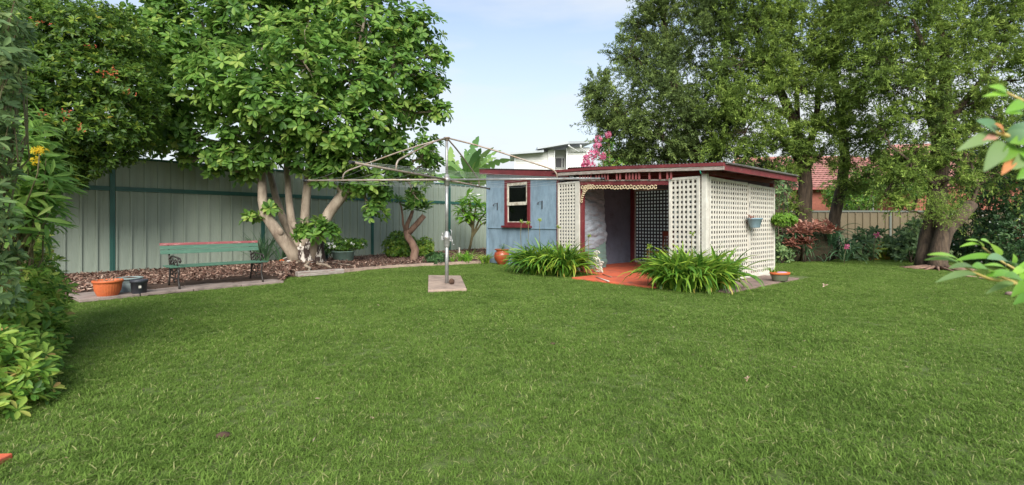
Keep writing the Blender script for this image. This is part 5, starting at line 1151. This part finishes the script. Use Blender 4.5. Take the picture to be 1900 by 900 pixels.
c = W(838, 412, 26.5); banana('smaller banana plant behind the hoist pole, left of the ragged one', (c.x, 26.5, -.2),
    [(100, 88, 2.9, .5), (80, 75, 2.3, .6), (-80, 70, 2.0, .6), (10, 60, 2.0, .5), (180, 50, 2.2, .55), (200, 20, 1.8, .5), (-20, 30, 1.8, .5), (260, 45, 1.8, .5), (320, 60, 1.8, .5)], 'banana plants behind the fence')
# background trees beyond fences
k = 0
for (px, py, Y, r, lab) in [(1600, 360, 29, 1.7, 'round green tree behind the olive fence between the trunks'), (1430, 340, 28, 1.9, 'leafy tree behind the olive fence just past the shed roof end'), (1690, 330, 30, 2.3, 'broad tree beyond the fence behind the leaning tree'), (1330, 350, 26, 1.6, 'low tree hidden behind the pergola roof')]:
    c = W(px, py, Y); lb = [(c + Vector((random.uniform(-.8, .8), random.uniform(-.5, .5), random.uniform(-.5, .6))) * r, r * random.uniform(.35, .6)) for _ in range(9)]
    simple_tree('background_tree', lab, 'tree', (c.x, Y, 0), c.z, lb, l_hedge if k % 2 else l_shrub, m_barkdark, .13, 6, 190, fold_tpl(.45), 'trees beyond the back fence'); k += 1

# ================================================================== RIGHT HAND BEDS
def mound(name, label, cat, pts, m, size, k, dens, tpl, group=None, v=.4, kind=None, flat=.85, spread=(35, 90), nparts=0):
    b = Vector((pts[0][0], pts[0][1], 0)); t = thing(name, label, cat, b, 0, group); L = Leaves()
    for x, y, z, r in pts:
        n = int(dens * r * r) + 8; c = np.array([x - b.x, y - b.y, z]); P, u = shell_points(c, r, n, .4, flat); P = P[P[:, 2] > .03]; n = len(P)
        rosettes(L, P, (P - c) / r + np.array([0, -.1, .45]) + unit(n) * .4, k, size, spread, v, .28)
    L.build('foliage', tpl, m, t, nparts=nparts, eye=(-b.x, -b.y, H))
    mb = MB()
    for x, y, z, r in pts:
        for _ in range(6): e = Vector((x - b.x, y - b.y, z)) + Vector(unit(1)[0]) * r * .7; mb.tube(wavy((x - b.x, y - b.y, 0), e, 3, .06), [.02, .015, .01, .005], 5)
    tag(mb.build('stems', m_barkdark, t), kind='stuff'); return t
def pm_(px, py, Y, r): p = W(px, py, Y); return (p.x, p.y, max(p.z, .1), r)
hd = mound('flowering_hedge', 'tall dark green hedge dotted with white flowers filling the right edge behind the leaning tree', 'hedge', [pm_(1840, 450, 14, .8), pm_(1890, 440, 13, .9), pm_(1800, 430, 15.2, .8), pm_(1850, 380, 14.5, 1.0), pm_(1910, 360, 13.4, 1.0), pm_(1800, 360, 15.6, .9), pm_(1850, 300, 15, 1.0), pm_(1915, 270, 14, 1.1), pm_(1790, 300, 16, .9), pm_(1950, 420, 13, 1.2), pm_(1850, 490, 13.3, .5), pm_(1895, 485, 12.3, .5), pm_(1775, 465, 15, .5), pm_(1960, 480, 11.5, .8), pm_(1905, 200, 14.4, .9), pm_(1980, 250, 13, 1.4)], l_hedge, .1, 6, 430, fold_tpl(.42))
L = Leaves(); P = []
for _ in range(26):
    px, py = random.uniform(1765, 1900), random.uniform(395, 500); P.append(np.array(W(px, py, 12.4 + (1900 - px) * .016)) - np.array(hd.location))
P = np.array(P); rosettes(L, P, np.tile([0, -1, .4], (len(P), 1)), 5, .032, (60, 88), .6, .3); L.build('flowers', fold_tpl(.7), l_white, hd)
mound('dark_shrub', 'dark shrub mass between the bromeliads and the leaning tree, under the olive fence', 'shrub', [pm_(1600, 465, 15.2, .45), pm_(1635, 455, 15.6, .55), pm_(1670, 460, 15.2, .5), pm_(1700, 455, 14.8, .5), pm_(1700, 430, 15.8, .5), pm_(1610, 440, 16, .35), pm_(1690, 478, 14.2, .3)], l_grey, .2, 7, 130, leaf_tpl(.42), v=.35)
mound('green_shrub', 'mid green shrub growing in front of the dark hedge behind the leaning trunk', 'shrub', [pm_(1700, 445, 16.5, .6), pm_(1765, 455, 15.5, .5), pm_(1740, 420, 16.8, .7)], l_hedge, .09, 6, 420, fold_tpl(.42))
c = G(1620, 482); mound('cordyline_plant', 'low plant with yellow green and reddish leaves at the lawn edge below the dark shrub', 'plant', [(c.x, c.y, .18, .3), (c.x + .45, c.y + .1, .16, .26)], l_cam, .26, 7, 60, leaf_tpl(.28), v=.72)
L = None
for px, py, lab in ((1626, 437, 'single pink bloom at the top of the dark shrub'), (1571, 459, 'single pink bloom low beside the grey green strap leaves')):
    c = W(px, py, 14.4 if px > 1600 else 13.6); t = thing('pink_flower', lab, 'flower', c); L = Leaves(); n = 14; P = rng.normal(size=(n, 3)) * .03; rosettes(L, P, unit(n) + np.array([0, -1, .3]), 5, .055, (20, 70), .7, .3); L.build('petals', fold_tpl(.6), l_pink, t)
    mb = MB(); mb.tube([(0, 0, 0), (0, .1, -c.z * .5), (0, .1, -c.z)], .008, 5); mb.build('stem', m_stem, t)
# large strap-leaved clump with coppery bromeliads above
c = G(1512, 486)
t = thing('staghorn_clump', 'wide clump of drooping grey green strap leaves below the coppery bromeliads', 'plant', (c.x, c.y, 0))
n_ = 0
for gx, gy, gz in [(random.uniform(-1.0, .95), random.uniform(-.25, .45), random.choice((.05, .2, .4, .6, .7))) for _ in range(20)]:
    strap_plant(t, [(gx * (1.05 - gz * .4), gy)], 15, .85, .045, l_strapdark, (1.5, 2.9), tilt=(0, 45), seedn=3, zj=gz, old=.03)
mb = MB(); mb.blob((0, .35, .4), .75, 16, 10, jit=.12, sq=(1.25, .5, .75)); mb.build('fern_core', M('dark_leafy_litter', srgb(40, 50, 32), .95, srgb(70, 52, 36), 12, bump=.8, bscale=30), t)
c = W(1503, 427, 14.1)
t = thing('bromeliad_clump', 'coppery pink bromeliad rosettes massed in front of the twin dark trunks', 'plant', c)
L = Leaves(); n = 46; P = np.stack([rng.uniform(-.62, .62, n), rng.uniform(-.2, .3, n), rng.uniform(-.12, .18, n)], 1); rosettes(L, P, np.tile([0, -.25, 1.], (n, 1)) + unit(n) * .3, 10, .2, (25, 80), .6, .35); L.build('rosettes', leaf_tpl(.3, .08, .2), l_brom, t, nparts=250, eye=(-c.x, -c.y, 0))
L = Leaves(); n = 16; P = np.stack([rng.uniform(-.8, -.1, n), rng.uniform(-.35, -.1, n), rng.uniform(-.45, -.3, n)], 1); rosettes(L, P, np.tile([0, -.4, 1.], (n, 1)) + unit(n) * .3, 8, .2, (30, 85), .15, .3); L.build('lower_rosettes', leaf_tpl(.3, .08, .2), l_brom, t)
mb = MB(); mb.tube([(.1, .5, -c.z), (.1, .4, 0)], [.08, .06], 8); mb.build('stump', m_barkdark, t)
mound('climbing_shrub', 'leafy shrub behind the rear corner of the lattice under the hanging fern', 'shrub', [pm_(1450, 440, 14.6, .4), pm_(1450, 470, 14, .35), pm_(1470, 450, 15, .35), pm_(1448, 355, 14.4, .22), pm_(1444, 330, 14.6, .2), pm_(1446, 380, 14.4, .18)], l_grey, .14, 6, 260, leaf_tpl(.4), v=.5)

# ================================================================== NEAR SHRUBS at the left edge
def near_shrub(name, label, base, pts, m, size, k, dens, tpl, v, nparts=290, spread=(45, 85), up=.7, inner=.55):
    b = Vector(base); t = thing(name, label, 'shrub', b); L = Leaves()
    for p, r in pts:
        c = np.array(Vector(p) - b); n = int(dens * r * r) + 10; P, u = shell_points(c, r, n, inner, .9); P = P[P[:, 2] > .03]; n = len(P)
        rosettes(L, P, (P - c) / r * .8 + np.array([.1, -.05, up]) + unit(n) * .35, k, size, spread, v, .28)
    L.build('foliage', tpl, m, t, nparts=nparts, eye=(-b.x, -b.y, H - b.z))
    mb = MB()
    for p, r in pts:
        for _ in range(9):
            e = Vector(p) - b + Vector(unit(1)[0]) * r * .85; s0 = Vector((random.uniform(-.15, .15), random.uniform(-.15, .15), 0)); mb.tube(wavy(s0, e, 4, .05), [.014, .011, .008, .006, .003], 5)
    tag(mb.build('stems', m_stem, t), kind='stuff'); return t
def ns(l): return [(W(x, y, Y), r) for x, y, Y, r in l]
near_shrub('rounded_shrub', 'near light green shrub with whorled leaves bulging over the lawn at the lower left', (-4.4, 4.1, 0), ns([(31, 560, 4.5, .38), (59, 600, 4.7, .26), (16, 640, 4.2, .42), (54, 655, 4.5, .3), (6, 720, 3.6, .36), (29, 740, 3.5, .2), (44, 700, 3.9, .2), (31, 520, 4.9, .36), (34, 480, 5.3, .32), (-44, 600, 4.0, .6), (-54, 720, 3.4, .5), (64, 540, 5.0, .26), (-4, 775, 3.0, .2), (21, 738, 3.15, .2), (36, 748, 3.25, .13), (-34, 700, 3.2, .35), (59, 735, 3.6, .13), (74, 620, 4.6, .22), (34, 690, 3.9, .25), (69, 570, 4.9, .22), (72, 680, 4.5, .16), (36, 455, 5.6, .26), (62, 505, 5.4, .18)]), l_near, .088, 7, 760, leaf_tpl(.36, .06, .14), .5)
t = near_shrub('flowering_shrub', 'tall shrub with long lance leaves and a yellow flower at the left edge', (-5.0, 4.6, 0), ns([(40, 330, 4.6, .34), (75, 350, 4.8, .22), (20, 400, 4.5, .35), (50, 295, 4.7, .2), (10, 260, 4.6, .35), (60, 390, 4.9, .22), (80, 310, 4.9, .13), (-30, 340, 4.4, .5)]), l_lance, .2, 6, 240, leaf_tpl(.2, .03, .22), .55, spread=(50, 95), inner=.4)
c = W(74, 281, 4.35) - Vector((-5.0, 4.6, 0)); L = Leaves(); P = np.array(c) + rng.normal(size=(26, 3)) * np.array([.022, .022, .016]); rosettes(L, P, unit(26) + np.array([0, -.4, .8]), 4, .024, (30, 80), .5, .3); P2_ = np.array(c) + np.array([-.04, 0, -.07]) + rng.normal(size=(12, 3)) * .02; rosettes(L, P2_, unit(12), 4, .025, (30, 80), .3, .3)
L.build('flowers', fold_tpl(.6), l_yellow, t); mb = MB(); mb.tube([c, c - Vector((.02, 0, .2)), c - Vector((.15, 0, .55))], .006, 5); mb.build('flower_stem', m_stem, t)
near_shrub('dull_leaved_shrub', 'very near shrub with broad dull leaves along the top left edge of the view', (-4.4, 3.6, 0), ns([(0, 100, 3.7, .16), (5, 60, 3.8, .16), (15, 150, 3.8, .13), (-10, 200, 3.6, .16), (-5, 260, 3.7, .12), (-10, 330, 3.6, .12), (-15, 400, 3.6, .13), (-20, 20, 3.6, .2), (-10, 470, 3.6, .13), (-60, 250, 3.4, .25), (-60, 400, 3.4, .25), (-60, 100, 3.4, .3), (-50, 540, 3.4, .25), (25, 100, 4.0, .1)]), l_grey, .085, 6, 900, leaf_tpl(.36, .05, .2), .55, nparts=200)

# ================================================================== NEAR BRANCHES at the right edge
def big_leaf(parent, a, b, wd, m, var, nrm=(0, -1, .3), bend=.06):
    a, b = Vector(a), Vector(b); y = (b - a); ln = y.length; y.normalize(); x = y.cross(Vector(nrm)).normalized(); z = x.cross(y)
    V = []; F = []; n = 9
    for i in range(n + 1):
        s = i / n; w_ = wd / 2 * math.sin(math.pi * min(.99, s ** .8)) ** .75; c = a + y * ln * s + z * bend * ln * math.sin(math.pi * s) - z * .08 * ln * s * s
        V += [c - x * w_ + z * w_ * .25, c, c + x * w_ + z * w_ * .25]
    for i in range(n): o = i * 3; F += [(o, o + 1, o + 4, o + 3), (o + 1, o + 2, o + 5, o + 4)]
    link('leaf', mesh_np('leaf', [tuple(v) for v in V], F, m, np.full(len(V), var), smooth=True), parent)
nb = thing('foreground_branch', 'close green leafy branch reaching in from the lower right edge over the lawn', 'branch', W(2050, 560, 1.35))
o0 = Vector(nb.location); q_ = lambda px, py, Y=1.3: W(px, py, Y) - o0
mb = MB(); mb.tube([(0, 0, 0), q_(1960, 540), q_(1900, 530), q_(1872, 520), q_(1838, 505)], [.01, .007, .005, .004, .003], 6)
mb.tube([q_(1960, 540), q_(1910, 510, 1.35), q_(1880, 498, 1.4), q_(1850, 480, 1.4), q_(1822, 458, 1.42)], [.006, .005, .004, .003, .002], 6)
mb.tube([q_(1900, 530), q_(1860, 521, 1.25), q_(1836, 518, 1.22), q_(1805, 505, 1.2), q_(1785, 492, 1.2)], [.005, .004, .004, .003, .002], 6)
mb.tube([(0, 0, -1.0), (0, 0, 0)], [.02, .012], 6); mb.build('stem', M('yellow_green_stem', srgb(170, 150, 84), .6), nb)
for (x0, y0, x1, y1, wd, v, Y, m) in [(1788, 490, 1727, 466, .02, .75, 1.2, l_plum), (1785, 492, 1722, 476, .018, .6, 1.22, l_lance), (1812, 500, 1765, 492, .024, .5, 1.2, l_grey), (1812, 508, 1742, 517, .02, .6, 1.18, l_grey), (1825, 458, 1798, 441, .014, .8, 1.42, l_plum), (1823, 457, 1785, 453, .014, .7, 1.4, l_plum),
        (1850, 474, 1826, 441, .042, .7, 1.4, l_plum), (1868, 490, 1833, 475, .03, .3, 1.38, l_strapdark), (1880, 494, 1838, 475, .05, .8, 1.36, l_strapdark), (1862, 484, 1778, 476, .028, .3, 1.36, l_plum), (1872, 504, 1830, 487, .016, .6, 1.3, l_plum), (1878, 494, 1884, 468, .012, .6, 1.35, l_plum), (1900, 498, 1880, 508, .02, .8, 1.3, l_plum),
        (1880, 524, 1834, 540, .018, .7, 1.25, l_grey), (1838, 505, 1808, 492, .034, .35, 1.24, l_plum), (1890, 515, 1835, 507, .03, .3, 1.26, l_plum), (1905, 530, 1870, 508, .04, .2, 1.2, l_plum), (1920, 520, 1880, 545, .03, .4, 1.3, l_aga), (1930, 540, 1885, 560, .03, .3, 1.28, l_aga), (1915, 490, 1895, 520, .03, .5, 1.34, l_plum), (1950, 500, 1895, 490, .04, .5, 1.34, l_plum)]:
    big_leaf(nb, q_(x0, y0, Y), q_(x1, y1, Y - .05), wd, m, v, nrm=(random.uniform(-.3, .3), -.6, .9))
nb2 = thing('orange_tinged_branch', 'blurred close branch with green and orange leaves at the upper right edge', 'branch', W(2050, 300, .95))
o0 = Vector(nb2.location); 
mb = MB(); mb.tube([(0, 0, 0), q_(1940, 265, .9), q_(1880, 255, .88), q_(1845, 245, .87)], [.008, .006, .004, .003], 6); mb.tube([(0, 0, 0), q_(1960, 210, .95), q_(1900, 188, .95), q_(1868, 172, .95)], [.008, .005, .003, .002], 6); mb.tube([(0, 0, -1.45), (0, 0, 0)], [.02, .012], 6); mb.build('stem', MATS['yellow_green_stem'], nb2)
for (x0, y0, x1, y1, wd, v, m) in [(1868, 173, 1840, 158, .016, .6, l_plum), (1870, 176, 1828, 176, .01, .7, l_plum), (1900, 190, 1870, 205, .02, .4, l_plum), (1895, 208, 1872, 208, .016, .5, l_plum), (1850, 246, 1818, 222, .026, .6, l_strapdark), (1850, 248, 1782, 275, .022, .7, l_grey), (1862, 250, 1850, 228, .014, .5, l_orange), (1866, 262, 1905, 240, .024, .8, l_strapdark), (1870, 255, 1915, 225, .024, .6, l_strapdark), (1860, 262, 1830, 315, .028, .6, l_grey), (1880, 268, 1860, 300, .024, .5, l_fern),
        (1880, 285, 1862, 322, .018, .4, l_orange), (1890, 275, 1925, 305, .034, .4, l_plum), (1850, 250, 1825, 262, .014, .8, l_brom), (1905, 285, 1880, 312, .026, .7, l_grey), (1920, 262, 1880, 262, .03, .5, l_aga), (1925, 295, 1893, 330, .03, .3, l_plum)]:
    big_leaf(nb2, q_(x0, y0, .88), q_(x1, y1, .86), wd, m, v, nrm=(random.uniform(-.4, .4), -1, .4))

# ================================================================== LITTER ON THE LAWN
for px, py, s_, lab, m in ((1530, 530, .05, 'pale dry leaf lying on the lawn right of the pergola', l_chip), (1386, 702, .022, 'small dry brown leaf on the open lawn right of centre', l_chip), (690, 775, .016, 'tiny dry leaf on the lawn left of centre', l_chip)):
    c = G(px, py, .04); t = Leaves(); rosettes(t, np.zeros((2, 3)), unit(2) + np.array([0, 0, 1.]), 3, s_, (60, 90), .9, .1); o = t.build('dry_leaf', leaf_tpl(.5, .1, .2), m, None); o.location = c; tag(o, lab, 'dry leaf')
for px, py, r, lab in ((1875, 549, .06, 'grey stone on the lawn under the foreground branch'), (413, 814, .03, 'small dark clod in the lawn at the lower left'), (1026, 640, .02, 'tiny dark clod in the middle of the lawn')):
    c = G(px, py, .0); mb = MB(); mb.blob((0, 0, r * .6), r, 9, 6, jit=.2, sq=(1.3, 1, .6)); tag(mb.build('stone' if r > .05 else 'earth_clod', m_apron if r > .05 else m_soil, None, (c.x, c.y, 0)), lab, 'stone' if r > .05 else 'clod')
c = G(1853, 515, .03)
mb = MB()
for _ in range(16): a = Vector((random.uniform(-.5, .5), random.uniform(-.3, .3), .03)); mb.tube([a, a + Vector((random.uniform(-.3, .3), random.uniform(-.12, .12), .02))], .012, 4)
tag(mb.build('stick_pile', m_twig, None, (c.x, c.y, 0)), 'scatter of bare sticks on the lawn edge by the hedge at the right', 'sticks')

# dry straws and small fallen leaves strewn over the turf
L = Leaves(); n = 230; Y_ = rng.uniform(2.2, 12, n); X_ = rng.uniform(-1, 1, n) * Y_ * 1.05
ok = (((X_ - FP.x) * FN.x + (Y_ - FP.y) * FN.y) > 4.8) & ~pip(X_, Y_, srect(-7.2, 1.2, -1.6, 4)); X_, Y_ = X_[ok], Y_[ok]; n = len(X_)
d = unit(n); d[:, 2] *= .15; L.add(np.stack([X_, Y_, rng.uniform(.025, .045, n)], 1), basis(d, np.tile([0, 0, 1.], (n, 1)) + unit(n) * .5), rng.uniform(.015, .05, n), rng.uniform(.5, 1, n))
tag(L.build('dry_grass_straw', (np.array([(-.03, 0, 0), (.03, 0, 0), (.05, .6, .1), (-.02, 1, .02)], dtype=np.float32), np.array([(0, 1, 2, 3)], dtype=np.int32)), l_chip, None), 'dry straws and leaf bits strewn thinly over the lawn', 'dry grass', kind='stuff')
